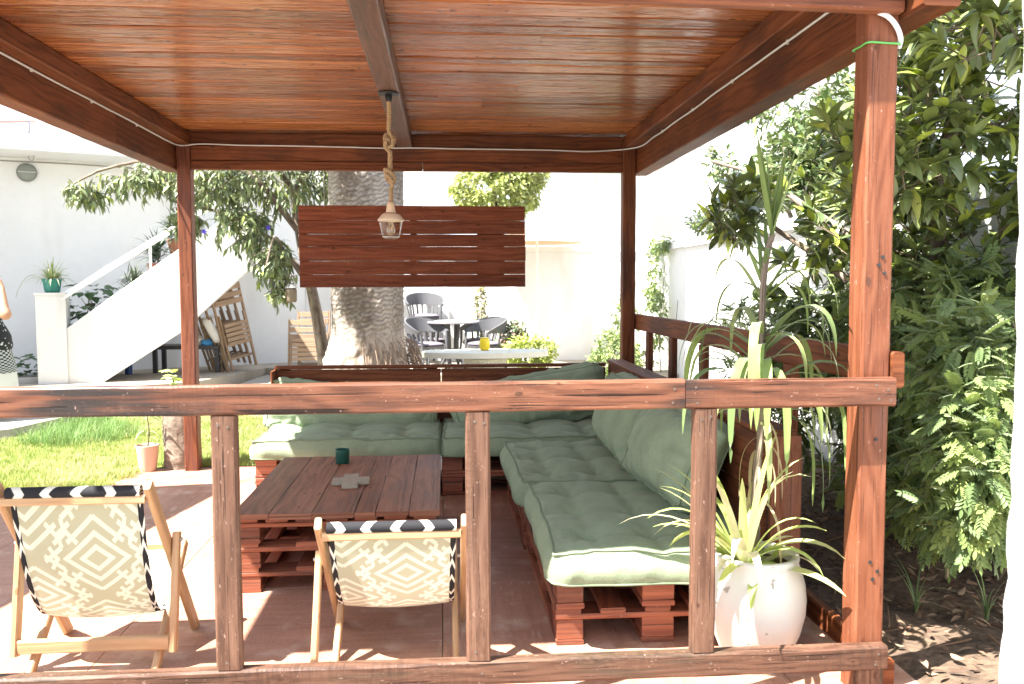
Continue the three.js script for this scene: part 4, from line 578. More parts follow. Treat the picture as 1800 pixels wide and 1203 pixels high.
{
  const h = thing('house', 'white rendered house behind the staircase with a projecting roof slab', 'house', [-4.452, 0, -9.257]); h.rotation.y = 25 * Math.PI / 180;
  part(h, 'wall', wbox(-7, 2.62, 0, 3.04, -0.3, 0), M.plasterBig);
  part(h, 'roof_slab', wbox(-7, 2.62, 3.042, 3.24, -3.5, 0.8), M.plasterBig);
  part(h, 'wing', wbox(-3.4, -0.4, 0, 5, -0.1, 1.9).applyMatrix4(new THREE.Matrix4().makeRotationY(-25 * Math.PI / 180)).translate(-1.234, 0, -0.071), M.plasterBig);
  part(h, 'upper_wall', wbox(-7, 0.6, 3.302, 5.6, -2.2, -1.9), M.plasterBig);
  part(h, 'cable', tube(Array.from({ length: 14 }, (_, i) => V(-6 + i * 0.6, 2.98 + 0.03 * n3(i * 1.3, 2, 0, 3), 0.008)), 0.008, 120, 5), phys({ color: col(0.3, 0.28, 0.24), roughness: 0.9 }));
  const l = thing('wall_lamp', 'round grey bulkhead lamp on the shaded house wall under the slab', 'lamp', [-5.36, 2.86, -8.83]); l.rotation.y = 25 * Math.PI / 180;
  part(l, 'rim', lathe([[0, 0], [0.115, 0], [0.118, 0.02], [0.108, 0.045], [0.095, 0.05]], 32).rotateX(Math.PI / 2), phys({ color: col(0.2, 0.21, 0.19), roughness: 0.6 }));
  part(l, 'glass', lathe([[0.1, 0.045], [0.08, 0.07], [0.05, 0.085], [0, 0.09]], 32).rotateX(Math.PI / 2), phys({ color: col(0.24, 0.26, 0.23), roughness: 0.5 }));
  part(l, 'guard', box(0.2, 0.012, 0.012, 0, 0.0, 0.095), phys({ color: col(0.5, 0.5, 0.46), roughness: 0.6 }));
  const c = thing('clothes_bracket', 'pole with a knotted hanging cord fixed at the edge of the house slab', 'bracket', [-5.4, 3.42, -8.55]);
  part(c, 'pole', stick(V(-1, -0.03, 0.2), V(0.3, 0.06, -0.1), 0.025, 0.025, V(0, 0, 1)), phys({ color: col(0.6, 0.38, 0.3), roughness: 0.6 }));
  part(c, 'mount', stick(V(-0.3, -0.15, 0.0), V(-0.28, 0.02, 0.05), 0.03, 0.03, V(0, 0, 1)), M.white);
  part(c, 'cord', tube([V(0.2, 0.05, -0.05), V(0.21, -0.05, -0.04), V(0.18, -0.15, -0.05), V(0.23, -0.22, -0.05), V(0.19, -0.3, -0.05), V(0.21, -0.36, -0.05)], 0.014, 40, 6), phys({ color: col(0.4, 0.38, 0.4), roughness: 0.9 }));
  part(c, 'hook', new THREE.TorusGeometry(0.035, 0.008, 6, 20).translate(0.21, -0.4, -0.05), phys({ color: col(0.4, 0.38, 0.36), roughness: 0.6 }));
}
const backWall = thing('garden_wall', 'tall sunlit white wall behind the palm and the dining chairs', 'wall', [-1.05, 0, -10.4]);
part(backWall, 'wall', wbox(-1.04, 1.1, 0, 3.15, -0.2, 0.06), M.plasterBig);
const lowWall = thing('garden_wall', 'low white garden wall at the back right, beside the flower bed', 'wall', [1.5, 0, -10.3]);
part(lowWall, 'wall', wbox(-1.44, 1.5, 0, 1.9, -0.15, 0.1), M.plasterBig);
part(lowWall, 'coping', wbox(-1.44, 1.5, 1.902, 1.98, -0.19, 0.14), M.plasterBig);
const rWall = thing('garden_wall', 'long white garden wall with a coping along the right side of the pergola', 'wall', [3.1, 0, -4]);
{ const g = new THREE.BoxGeometry(0.2, 1.86, 14, 4, 20, 140).translate(0, 0.93, 1), p = g.attributes.position; for (let i = 0; i < p.count; i++) if (p.getX(i) < -0.09) p.setX(i, p.getX(i) + 0.008 * n3(p.getY(i) * 2, p.getZ(i) * 1.5, 1, 5)); g.computeVertexNormals(); part(rWall, 'wall', uvBox(g), M.plasterBig); }
for (let i = 0; i < 7; i++) part(rWall, 'coping', wbox(-0.145, 0.145, 1.862, 1.955 + rr(-0.004, 0.004), -6 + i * 2 + 0.004, -4.004 + i * 2), M.plasterBig);
{ // near column at the right edge of the picture
  const c = thing('white_pillar', 'rough white rendered pillar close to the camera at the right edge', 'pillar', [1.012, 0, 1.76]);
  const g = new THREE.BoxGeometry(0.4, 3.2, 0.42, 10, 160, 12).translate(0, 1.6, 0), p = g.attributes.position; for (let i = 0; i < p.count; i++) { const x = p.getX(i), y = p.getY(i), z = p.getZ(i), k = 0.006 * n3(y * 5, x * 3, z * 3, 6) + 0.0025 * n3(y * 26, x * 20, z * 20, 7); p.setXYZ(i, x * (1 + k * 4), y, z * (1 + k * 4)); } g.computeVertexNormals();
  part(c, 'shaft', uvBox(g), M.plaster);
}
M.stair = (() => { const t = tex(1024, 512, (u, v) => { const a = fbm(u, v, 5, 4, 5, 203), b = fbm(u, v, 60, 40, 3, 208), st = sst(0.52, 0.8, fbm(u, v, 14, 2, 4, 212)), bl = sst(0.6, 0.75, fbm(u, v, 7, 5, 5, 215)); let c = mix3([0.56, 0.55, 0.52], [0.66, 0.655, 0.635], a); c = mix3(c, [0.4, 0.37, 0.29], st * 0.3 + bl * 0.25); return [...c, 0.3 + 0.4 * b + 0.3 * a]; }); return phys({ ...rep(t, 0.35, 0.35), bumpScale: 0.005, roughness: 0.93 }); })();
const stairs = thing('staircase', 'white outdoor staircase with solid side wall and railing, rising to the right', 'staircase', [-4.452, 0, -7.657]); stairs.rotation.y = 12 * Math.PI / 180;
{
  const shp = new THREE.Shape([[0.02, 0], [0.02, 0.9], [1.27, 1.835], [2.08, 2.42], [2.1, 1.62], [1.25, 0.82], [0.26, 0.17], [0.26, 0]].map(([x, y]) => new THREE.Vector2(x, y)));
  part(stairs, 'side_wall', uvBox(new THREE.ExtrudeGeometry(shp, { depth: 0.1, bevelEnabled: true, bevelSize: 0.004, bevelThickness: 0.004, bevelSegments: 1 }).translate(0, 0, -0.1)), M.stair);
  part(stairs, 'pillar', wbox(-0.3, 0.018, 0, 1.29, -0.22, 0.02), M.stair); part(stairs, 'pillar_cap', wbox(-0.312, 0.03, 1.291, 1.322, -0.235, 0.032), M.stair);
  for (let i = 0; i < 8; i++) { const t = (i + 1) * 0.187 + 0.12, b = Math.max(0, Math.min(t - 0.04, 0.19 + 0.788 * (0.04 + i * 0.25))); part(stairs, 'step', wbox(0.05 + i * 0.25, 0.05 + (i + 1) * 0.25 - 0.002, b, t, -1.05, -0.108), M.stair); }
  const sf = new THREE.Shape([[0.27, 0.172], [1.25, 0.822], [2.09, 1.61], [2.09, 1.735], [1.25, 0.93], [0.27, 0.3]].map(([x, y]) => new THREE.Vector2(x, y))); part(stairs, 'soffit', uvBox(new THREE.ExtrudeGeometry(sf, { depth: 0.93, bevelEnabled: false }).translate(0, 0, -1.04)), M.stair);
  part(stairs, 'landing', wbox(1.6, 2.5, 1.86, 2.0, -1.9, -1.06), M.stair);
  for (const [y, z] of [[0, 0], [-0.045, 0.035]]) part(stairs, 'handrail', stick(V(-0.03, 1.29 + y, -0.03 + z), V(2.06, 2.655 + y, -0.03 + z), 0.03, 0.035, V(0, 0, 1)), M.white);
  for (const [a, y0, y1] of [[0.95, 1.58, 1.9], [1.75, 2.17, 2.42]]) part(stairs, 'rail_post', box(0.03, y1 - y0, 0.03, a, (y0 + y1) / 2, -0.035), M.white);
}
// upper level ground behind
struct('pavement', poly([[-2.72, -6.85], [2.98, -6.95], [2.98, -10.2], [-2.0, -10.3], [-2.42, -10.2]], 0.16, 0.17), phys({ map: M.concrete.map, bumpMap: M.concrete.bumpMap, bumpScale: 0.004, roughness: 0.95, color: col(1, 0.98, 0.95) }), 'pale paved yard in front of the back wall');

// ---------------------------------------------------------------- things under the stairs
const TY = 0.251;
{
  const t = thing('black_table', 'low black table under the staircase with a white cushion on it', 'table', [-3.42, TY, -9.0]);
  const m = phys({ color: col(0.022, 0.022, 0.025), roughness: 0.45 });
  part(t, 'top', box(0.86, 0.05, 0.42, 0, 0.335, 0), m);
  for (const x of [-0.4, 0.4]) for (const z of [-0.18, 0.18]) part(t, 'leg', box(0.055, 0.308, 0.055, x, 0.154, z), m);
  const c = thing('white_cushion', 'white cushion standing on edge on the black table under the stairs', 'cushion', [-3.08, TY + 0.362, -8.98]);
  const g = new THREE.SphereGeometry(1, 28, 20), p = g.attributes.position; for (let i = 0; i < p.count; i++) { const s = (v) => Math.sign(v) * Math.pow(Math.abs(v), 0.55); p.setXYZ(i, s(p.getX(i)) * 0.075 * (1 + 0.1 * n3(p.getY(i) * 3, p.getZ(i) * 3, 1)), s(p.getY(i)) * 0.2, s(p.getZ(i)) * 0.2); } g.computeVertexNormals(); g.rotateZ(0.5).translate(0, 0.2, 0);
  part(c, 'cover', g, phys({ color: col(0.78, 0.77, 0.75), roughness: 0.9 }));
  const d = thing('cloth_bundle', 'crumpled blue and white cloth on the black table under the stairs', 'cloth', [-3.33, TY + 0.36, -8.92]);
  const g2 = new THREE.IcosahedronGeometry(0.1, 4), p2 = g2.attributes.position; for (let i = 0; i < p2.count; i++) { const x = p2.getX(i), y = p2.getY(i), z = p2.getZ(i), k = 1 + 0.35 * n3(x * 22, y * 22, z * 22, 4); p2.setXYZ(i, x * k * 1.3, Math.max(0, y * k * 0.7 + 0.05), z * k); } g2.computeVertexNormals();
  part(d, 'fold', g2, phys({ color: col(0.6, 0.58, 0.52), roughness: 0.95 })); part(d, 'blue_fold', g2.clone().scale(0.55, 0.6, 0.6).translate(0.17, 0, 0.07), phys({ color: col(0.05, 0.25, 0.55), roughness: 0.9 }));
  const b = thing('blue_can', 'small dark blue can standing on the terrace under the stairs', 'can', [-4.12, TY, -8.7]);
  part(b, 'body', lathe([[0, 0], [0.045, 0], [0.047, 0.004], [0.047, 0.11], [0.044, 0.116], [0, 0.116]], 20), phys({ color: col(0.02, 0.06, 0.2), roughness: 0.4 })); part(b, 'lid', lathe([[0, 0.118], [0.04, 0.118], [0.046, 0.116], [0.046, 0.124], [0, 0.126]], 20), phys({ color: col(0.03, 0.1, 0.26), roughness: 0.4 }));
}
function foldedChair(name, label, pos, rot, group, { W = 0.42, H = 0.98, slats = 3 } = {}) {
  const c = thing(name, label, 'folding chair', pos, group);
  for (const s of [-1, 1]) { part(c, 'back_leg', stick(V(s * W / 2, 0, 0), V(s * W / 2, H, 0.02), 0.025, 0.042, V(1, 0, 0)), M.oldpine); part(c, 'front_leg', stick(V(s * (W / 2 - 0.03), 0.02, 0.06), V(s * (W / 2 - 0.03), H * 0.66, 0.03), 0.022, 0.038, V(1, 0, 0)), M.oldpine); }
  for (let i = 0; i < slats; i++) part(c, 'back_slat', box(W - 0.03, 0.07, 0.014, 0, H - 0.05 - i * 0.095, 0.035), M.oldpine);
  for (let i = 0; i < 5; i++) part(c, 'seat_slat', box(W - 0.09, 0.05, 0.014, 0, H * 0.32 + i * 0.063, 0.085), M.oldpine);
  part(c, 'stretcher', box(W - 0.03, 0.03, 0.018, 0, 0.17, 0.01), M.oldpine);
  c.rotation.set(...rot, 'YXZ'); return c;
}
const FG = 'folded wooden chairs leaning under the staircase';
[['outermost folded wooden chair of the row under the stairs, nearest the tree', -2.72, -8.95, 0.2], ['second folded wooden chair from the right in the row under the stairs', -2.82, -9.05, 0.24], ['middle folded wooden chair of the row under the stairs', -2.92, -9.15, 0.28], ['folded wooden chair of the row under the stairs, next to the black table', -3.02, -9.22, 0.3]].forEach(([l, x, z, t], i) => foldedChair('folding_chair', l, [x, TY + 0.03, z], [-0.05, 0.75 - i * 0.04, t], FG, { H: 1.16 }));
foldedChair('folding_chair', 'pale wooden folding chair with wide slats leaning beside the palm trunk', [-1.84, 0.161, -8.7], [-0.2, 0.1, -0.02], undefined, { W: 0.46, H: 0.8, slats: 4 });
foldedChair('folding_chair', 'orange brown wooden folding chair leaning on the wall behind the pale one near the palm', [-1.78, 0.161, -9.0], [-0.16, 0.0, 0.01], undefined, { W: 0.42, H: 0.9, slats: 2 });

// ---------------------------------------------------------------- dining group at the back
M.wicker = phys({ color: col(0.085, 0.085, 0.092), roughness: 0.55 });
M.seatpad = phys({ color: col(0.13, 0.115, 0.14), roughness: 0.95 });
function armchair(label, x, z, turn, y = 0.161, group = 'grey armchairs round the dining table') {   // faces +z before turning
  const c = thing('armchair', label, 'armchair', [x, y, z], group);
  part(c, 'seat', new THREE.CylinderGeometry(0.235, 0.225, 0.035, 32).translate(0, 0.42, 0), M.wicker);
  const cu = new THREE.SphereGeometry(0.225, 28, 12).scale(1, 0.16, 1).translate(0, 0.455, 0); part(c, 'seat_cushion', cu, M.seatpad);
  // wrap-round back: a band that is tall behind and sinks to the arms
  const pos = [], idx = [], n = 40, A = 2.05, ri = 0.265; const ptop = (a) => { const t = Math.abs(a) / A; return V(Math.sin(a) * (ri + 0.02), mix(0.8, 0.63, t * t), -Math.cos(a) * (ri + 0.05 - 0.03 * t)); }, pbot = (a) => { const t = Math.abs(a) / A; return V(Math.sin(a) * ri, mix(0.62, 0.6, t), -Math.cos(a) * (ri + 0.03 - 0.03 * t)); };
  for (let i = 0; i <= n; i++) { const a = -A + 2 * A * i / n, p = ptop(a), q = pbot(a), o = V(Math.sin(a), 0, -Math.cos(a)).multiplyScalar(0.014); for (const v of [q.clone().sub(o), p.clone().sub(o), p.clone().add(o), q.clone().add(o)]) pos.push(v.x, v.y, v.z); }
  for (let i = 0; i < n; i++) for (let k = 0; k < 4; k++) { const a = i * 4 + k, b = i * 4 + (k + 1) % 4; idx.push(a, b, a + 4, b, b + 4, a + 4); }
  let g = new THREE.BufferGeometry(); g.setAttribute('position', new THREE.Float32BufferAttribute(pos, 3)); g.setIndex(idx); g = toCreasedNormals(g, 0.7); part(c, 'backrest', g, M.wicker);
  for (let i = 0; i < 9; i++) { const a = -1.25 + 2.5 * i / 8, q = pbot(a); part(c, 'back_slat', stick(V(q.x * 0.86, 0.43, q.z * 0.8), V(q.x, 0.63, q.z), 0.03, 0.012, V(Math.cos(a), 0, Math.sin(a))), M.wicker); }
  for (const s of [-1, 1]) { part(c, 'front_leg', taper([V(s * 0.23, 0.62, 0.13), V(s * 0.215, 0.42, 0.15), V(s * 0.235, 0, 0.2)], 0.018, 0.014, 10, 8, 0), M.wicker); part(c, 'rear_leg', taper([V(s * 0.16, 0.42, -0.17), V(s * 0.2, 0, -0.25)], 0.018, 0.014, 6, 8, 0), M.wicker); }
  c.rotation.y = turn; return c;
}
{
  const cx = 0.1, cz = -9.08;
  armchair('grey armchair at the near left of the dining table, its back to the palm', -0.24, -8.62, 0.75);
  armchair('grey armchair at the near right of the dining table, behind the yellow jar', 0.52, -8.66, -0.95);
  armchair('grey armchair on the far right side of the dining table', 0.48, -9.42, -2.3);
  armchair('grey armchair on the far left side of the dining table', -0.22, -9.5, 2.4);
  for (let i = 0; i < 2; i++) armchair(i ? 'topmost grey armchair of the stack standing against the back wall' : 'lower grey armchair of the stack standing against the back wall', -0.3, -9.98, 0.25 - 0.1 * i, 0.161 + i * 0.33, 'grey armchairs stacked at the back wall');
  const t = thing('dining_table', 'round grey dining table with a pale top between the grey armchairs', 'table', [cx, 0.161, cz]);
  part(t, 'top', lathe([[0, 0.715], [0.37, 0.715], [0.385, 0.722], [0.385, 0.737], [0.378, 0.745], [0, 0.745]], 48), phys({ color: col(0.4, 0.4, 0.42), roughness: 0.35 }));
  for (const a of [0.5, 2.07, 3.64, 5.21]) part(t, 'leg', taper([V(Math.cos(a) * 0.1, 0.714, Math.sin(a) * 0.1), V(Math.cos(a) * 0.09, 0.3, Math.sin(a) * 0.09), V(Math.cos(a) * 0.26, 0, Math.sin(a) * 0.26)], 0.022, 0.018, 10, 8, 0), M.wicker);
  part(t, 'brace', new THREE.TorusGeometry(0.09, 0.01, 6, 24).rotateX(Math.PI / 2).translate(0, 0.35, 0), M.wicker);
  // stone slab on a fluted bowl
  const s = thing('stone_basin', 'pale stone slab resting on a fluted stone bowl in front of the dining chairs', 'stone table', [0.47, 0, -7.3]);
  const stm = phys({ ...rep({ map: M.plaster.map, bumpMap: M.plaster.bumpMap }, 1, 1), bumpScale: 0.006, roughness: 0.9, color: col(0.8, 0.78, 0.68) });
  const sh = new THREE.Shape(); for (let i = 0; i <= 60; i++) { const a = i / 60 * 6.2832, k = 1 + 0.05 * n3(Math.cos(a) * 2, Math.sin(a) * 2, 1, 3); const x = Math.cos(a) * 0.76 * k, y = Math.sin(a) * 0.34 * k; i ? sh.lineTo(x, y) : sh.moveTo(x, y); }
  part(s, 'slab', uvBox(new THREE.ExtrudeGeometry(sh, { depth: 0.05, bevelEnabled: true, bevelSize: 0.012, bevelThickness: 0.01, bevelSegments: 2 }).rotateX(-Math.PI / 2).translate(0, 0.565, 0)), stm);
  const gb = lathe([[0, 0], [0.16, 0], [0.15, 0.06], [0.1, 0.12], [0.09, 0.22], [0.13, 0.32], [0.2, 0.42], [0.245, 0.5], [0.26, 0.53], [0.25, 0.55], [0, 0.55]], 96), p = gb.attributes.position; for (let i = 0; i < p.count; i++) { const x = p.getX(i), z = p.getZ(i), y = p.getY(i), a = Math.atan2(z, x), k = y > 0.2 && y < 0.52 ? 1 + 0.06 * Math.abs(Math.sin(a * 16)) : 1; p.setX(i, x * k); p.setZ(i, z * k); } gb.computeVertexNormals();
  part(s, 'fluted_bowl', gb, phys({ ...rep({ map: M.plaster.map, bumpMap: M.plaster.bumpMap }, 3, 3), bumpScale: 0.004, roughness: 0.9, color: col(0.82, 0.78, 0.6) }));
  const y = thing('yellow_jar', 'bright yellow rounded jar standing on the pale stone slab', 'jar', [0.465, 0.628, -7.33]);
  part(y, 'body', lathe([[0, 0], [0.045, 0], [0.056, 0.015], [0.063, 0.06], [0.061, 0.105], [0.052, 0.132], [0.045, 0.138], [0, 0.138]], 32), phys({ color: col(0.85, 0.62, 0.02), roughness: 0.25 })); part(y, 'lid', lathe([[0, 0.139], [0.05, 0.139], [0.046, 0.15], [0, 0.154]], 24), phys({ color: col(0.88, 0.68, 0.06), roughness: 0.3 }));
}

// ---------------------------------------------------------------- beyond the garden
{
  const h = thing('neighbour_house', 'pale house with greenish windows beyond the right garden wall', 'house', [6.6, 0, -17.5]); h.rotation.y = -0.25;
  const w = phys({ color: col(0.82, 0.82, 0.82), roughness: 0.9 });
  part(h, 'wall', wbox(-3.6, 3.6, 0, 6.5, -3, 0), w);
  part(h, 'roof_slab', wbox(-4.0, 3.9, 6.502, 6.8, -3.3, 0.5), w); part(h, 'canopy', wbox(-4.0, -1.2, 4.6, 4.7, 0.002, 1.2), w);
  for (const [x, y, ww, hh] of [[-2.6, 3.95, 0.8, 0.8], [-1.0, 3.95, 1.0, 0.9], [0.8, 3.9, 1.2, 1.0], [-2.4, 5.3, 1.2, 1.3], [-0.2, 5.3, 1.2, 1.3], [2.2, 3.2, 1.2, 1.5]]) { const f = part(h, 'window', box(ww, hh, 0.08, x, y, 0.035), phys({ color: col(0.6, 0.6, 0.56), roughness: 0.6 })); sub(f, 'pane', box(ww - 0.14, hh - 0.14, 0.02, x, y, 0.08), phys({ color: col(0.55, 0.62, 0.54), roughness: 0.2 })); }
  for (const x of [-1.2]) part(h, 'tan_panel', box(0.7, 0.5, 0.05, x, 2.85, 0.03), phys({ color: col(0.62, 0.56, 0.47), roughness: 0.7 }));
  const p = thing('parasol', 'tan garden parasol partly hidden behind the hanging slatted screen', 'parasol', [1.35, 0.16, -9.75]);
  part(p, 'pole', new THREE.CylinderGeometry(0.02, 0.02, 2.1, 12).translate(0, 1.05, 0), M.white);
  const cg = new THREE.ConeGeometry(0.75, 0.3, 8, 1, true).translate(0, 2.0, 0); part(p, 'canopy', cg, phys({ color: col(0.5, 0.36, 0.22), roughness: 0.9, side: THREE.DoubleSide, transmission: 0.2, thickness: 0 }));
  part(p, 'base', lathe([[0, 0], [0.2, 0], [0.2, 0.04], [0.05, 0.07], [0, 0.07]], 24), M.white);
}

{ // sail beside the pergola; its corner throws the wedge of shade on the floor at the left
  const t = thing('shade_sail', 'cream shade sail left of the pergola, throwing a wedge of shade on the floor', 'shade sail', [-4.5, 0, -1.5]);
  const C3 = [V(-2.95, 2.6, -2.75), V(-3.62, 2.6, 0.7), V(-7.2, 3.1, -2.0)], n = 24, pos = [], uv = [], idx = [], id = {};
  for (let i = 0; i <= n; i++) for (let j = 0; j <= n - i; j++) { const a = i / n, b = j / n, c = 1 - a - b, e = 27 * a * b * c; const p = V(0, 0, 0).addScaledVector(C3[0], a).addScaledVector(C3[1], b).addScaledVector(C3[2], c); id[i + '_' + j] = pos.length / 3; pos.push(p.x + 4.5, p.y - 0.12 * e, p.z + 1.5); uv.push(p.x, p.z); }
  for (let i = 0; i < n; i++) for (let j = 0; j < n - i; j++) { idx.push(id[i + '_' + j], id[(i + 1) + '_' + j], id[i + '_' + (j + 1)]); if (j < n - i - 1) idx.push(id[(i + 1) + '_' + j], id[(i + 1) + '_' + (j + 1)], id[i + '_' + (j + 1)]); }
  const g = new THREE.BufferGeometry(); g.setAttribute('position', new THREE.Float32BufferAttribute(pos, 3)); g.setAttribute('uv', new THREE.Float32BufferAttribute(uv, 2)); g.setIndex(idx); g.computeVertexNormals();
  part(t, 'cloth', g, phys({ color: col(0.5, 0.47, 0.4), roughness: 0.95, side: THREE.DoubleSide }));
  wpart(t, 'rope', tube([C3[0], V(-2.5, 2.53, -3.34), V(-2.09, 2.46, -3.88)], 0.006, 8, 5), M.rope); wpart(t, 'rope', tube([C3[1], V(-3.7, 2.62, 1.1), V(-3.78, 2.64, 1.5)], 0.006, 8, 5), M.rope);
  for (const [x, z, h] of [[-3.8, 1.55, 2.75], [-7.3, -2.0, 3.2]]) wpart(t, 'pole', new THREE.CylinderGeometry(0.04, 0.045, h, 12).translate(x, h / 2, z), M.white);
}

// ---------------------------------------------------------------- palm
{
  const p = thing('palm_tree', 'thick palm trunk with ringed bark behind the hanging slatted screen', 'palm tree', [-0.82, 0, -6.45]);
  const n = 120, m = 420, H = 5.2, pos = [], uv = [], idx = [], cl = [];
  for (let j = 0; j <= m; j++) for (let i = 0; i <= n; i++) {
    const y = j <= 340 ? 3 * j / 340 : 3 + 11.7 * (j - 340) / 80, a = i / n * 6.2832, ca = Math.cos(a), sa = Math.sin(a);
    let r = 0.375 + 0.015 * sst(1.6, 2.6, y); r += 0.16 * Math.pow(1 - sst(0.1, 1.05, y), 1.3) + 0.03 * (1 - sst(0.3, 0.9, y)) * n3(ca * 3, y * 4, sa * 3, 3);
    const ringY = y * 21 + 0.8 * n3(ca * 1.6, y * 1.2, sa * 1.6, 8) + 0.9 * n3(ca * 5, y * 5, sa * 5, 9) + 0.3 * n3(ca * 15, y * 9, sa * 15, 19), saw = ringY - Math.floor(ringY), cell = n3(ca * 6, Math.floor(ringY) * 7, sa * 6, 5);
    const top = sst(0.75, 1.0, y), groove = Math.pow(Math.abs(saw - 0.5) * 2, 3);
    r += top * (0.012 * (0.6 - groove) * (0.6 + 0.8 * n3(ca * 4, y * 6, sa * 4, 41)) + 0.004 * cell) + 0.008 * n3(ca * 22, y * 20, sa * 22, 12);
    const rough = 1 - sst(0.55, 0.95, y + 0.15 * n3(ca * 3, 0, sa * 3, 2)); r += rough * 0.03 * n3(ca * 16, y * 13, sa * 16, 14);
    pos.push(ca * r - 0.05 * (1 - sst(0.2, 1.1, y)), y, sa * r); uv.push(i / n, y);
    const g1 = n3(ca * 2.2, y * 1.6, sa * 2.2, 21), g2 = n3(ca * 20, y * 45, sa * 20, 22);
    const pale = [0.46, 0.41, 0.35], brown = [0.12, 0.09, 0.068], dk = [0.06, 0.045, 0.035];
    let c = mix3(brown, pale, clamp(0.42 + 0.6 * g1 + 0.4 * g2)); c = mix3(c, dk, top * clamp(groove * 0.9 - 0.1 + 0.3 * g2)); c = mix3(c, mix3([0.12, 0.085, 0.06], [0.38, 0.3, 0.24], clamp(0.5 + 0.8 * n3(ca * 18, y * 12, sa * 18, 33))), rough * sst(-0.5, 0.3, ca + 0.3 * sa + 0.4 * g1));
    cl.push(...c);
  }
  for (let j = 0; j < m; j++) for (let i = 0; i < n; i++) { const a = j * (n + 1) + i; idx.push(a, a + n + 1, a + 1, a + 1, a + n + 1, a + n + 2); }
  const g = new THREE.BufferGeometry(); g.setAttribute('position', new THREE.Float32BufferAttribute(pos, 3)); g.setAttribute('uv', new THREE.Float32BufferAttribute(uv, 2)); g.setAttribute('color', new THREE.Float32BufferAttribute(cl, 3)); g.setIndex(idx); g.computeVertexNormals();
  part(p, 'trunk', g, phys({ vertexColors: true, roughness: 0.95, bumpMap: M.bark.bumpMap, bumpScale: 0.012 }));
  const f = rng(4), fb = [], rt = phys({ color: col(0.2, 0.14, 0.1), roughness: 1 });
  for (let i = 0; i < 260; i++) { const a = rr(-0.9, 1.6, f), y0 = rr(0.15, 0.85, f), r = 0.42 + 0.15 * (1 - y0), b = V(Math.cos(a) * r, y0, Math.sin(a) * r), q = V(Math.cos(a + rr(-0.3, 0.3, f)), -rr(0.8, 2.2, f), Math.sin(a)).normalize(); fb.push(tube([b, b.clone().addScaledVector(q, 0.06).add(V(Math.cos(a) * 0.03, 0.01, Math.sin(a) * 0.03)), b.clone().addScaledVector(q, rr(0.1, 0.22, f))], rr(0.003, 0.007, f), 5, 4)); }
  part(p, 'root_fibres', mergeGeometries(fb), rt, 'stuff');
  // crown of arching fronds, above the picture
  const fr = frondGeo(20, 0.24, 0.035, 0.5), fm = [thinLeaf(0.06, 0.11, 0.03), thinLeaf(0.09, 0.14, 0.04)];
  for (let i = 0; i < 26; i++) { const a = i * 2.4, el = rr(0.0, 1.2, f), o = part(p, 'frond', fr, fm[i % 2]); M4(V(0, 14.6 + rr(0, 0.25, f), 0), V(Math.cos(a) * Math.cos(el), Math.sin(el), Math.sin(a) * Math.cos(el)), V(0, 1, 0), rr(1.6, 2.2, f)).decompose(o.position, o.quaternion, o.scale); }
}

// ---------------------------------------------------------------- trees and shrubs
// fills ellipsoids with twigs; each twig carries leaves
function twigs(blobs, f, { per = 60, leaves = 7, size = [0.09, 0.14], droop = 0.2, whorl = true, kinds = 3, twigLen = 0.16, keep = () => true, shell = 0.45, kOf, upBias = 0.3 }) {
  const out = [], tw = [];
  for (const b of blobs) {
    const [cx, cy, cz, rx, ry, rz, dens = 1] = b;
    for (let i = 0; i < per * dens; i++) {
      const d = V(rr(-1, 1, f), rr(-1, 1, f), rr(-1, 1, f)); if (d.lengthSq() > 1) { i--; continue; } const l = d.length(), r = Math.pow(l, shell); d.normalize();
      const e = V(cx + d.x * rx * r, cy + d.y * ry * r, cz + d.z * rz * r); if (!keep(e)) continue;
      const dir = d.clone().multiplyScalar(0.8).add(V(rr(-0.6, 0.6, f), rr(-0.5, 0.5, f) + upBias, rr(-0.6, 0.6, f))).normalize();
      const s0 = e.clone().addScaledVector(dir, -twigLen); tw.push([s0, e]);
      const a0 = f() * 6.28, n = Math.round(leaves * rr(0.7, 1.3, f)), u = dir.clone().cross(V(0.3, 1, 0.2)).normalize(), w = dir.clone().cross(u);
      for (let k = 0; k < n; k++) { const a = a0 + k * 2.4, t = whorl ? rr(0.7, 1, f) : (k + 0.5) / n, q = s0.clone().lerp(e, t), spread = whorl ? rr(0.55, 1.15, f) : 0.9; const ld = dir.clone().multiplyScalar(Math.cos(spread)).addScaledVector(u, Math.cos(a) * Math.sin(spread)).addScaledVector(w, Math.sin(a) * Math.sin(spread)); ld.y -= droop; ld.normalize(); const s = rr(size[0], size[1], f); const tipP = q.clone().addScaledVector(ld, s); if (!keep(tipP)) continue; out.push({ m: M4(q, ld, V(rr(-0.35, 0.35, f), 1, rr(-0.35, 0.35, f)), s, rr(-0.5, 0.5, f)), k: kOf ? kOf(e, f) : Math.floor(f() * kinds) }); }
    }
  }
  return { out, tw };
}
const twigMesh = (t, tw, r, m, name = 'twig') => { const gs = tw.map(([a, b]) => { const g = new THREE.CylinderGeometry(r * 0.6, r, 1, 5, 1, true).translate(0, 0.5, 0).rotateZ(-Math.PI / 2); return g.applyMatrix4(M4(a, b.clone().sub(a), V(0, 1, 0.1), V(a.distanceTo(b), 1, 1))); }); wpart(t, name, mergeGeometries(gs), m, 'stuff'); };
const limb = (t, pts, r0, r1, name = 'branch', m = M.bark) => wpart(t, name, taper(pts.map((p) => V(...p)), r0, r1, 14, 8, 0.15, pts[0][0] * 3), m);
const outside = (q) => !(q.x < 1.66 && q.x > -2.2 && q.y > 2.2 && q.z > -4.05 && q.z < 0.2) && !(q.x < 1.56 && q.z > -4.05 && q.z < 0.15) && !(q.x > 2.95 && q.y < 2.0);
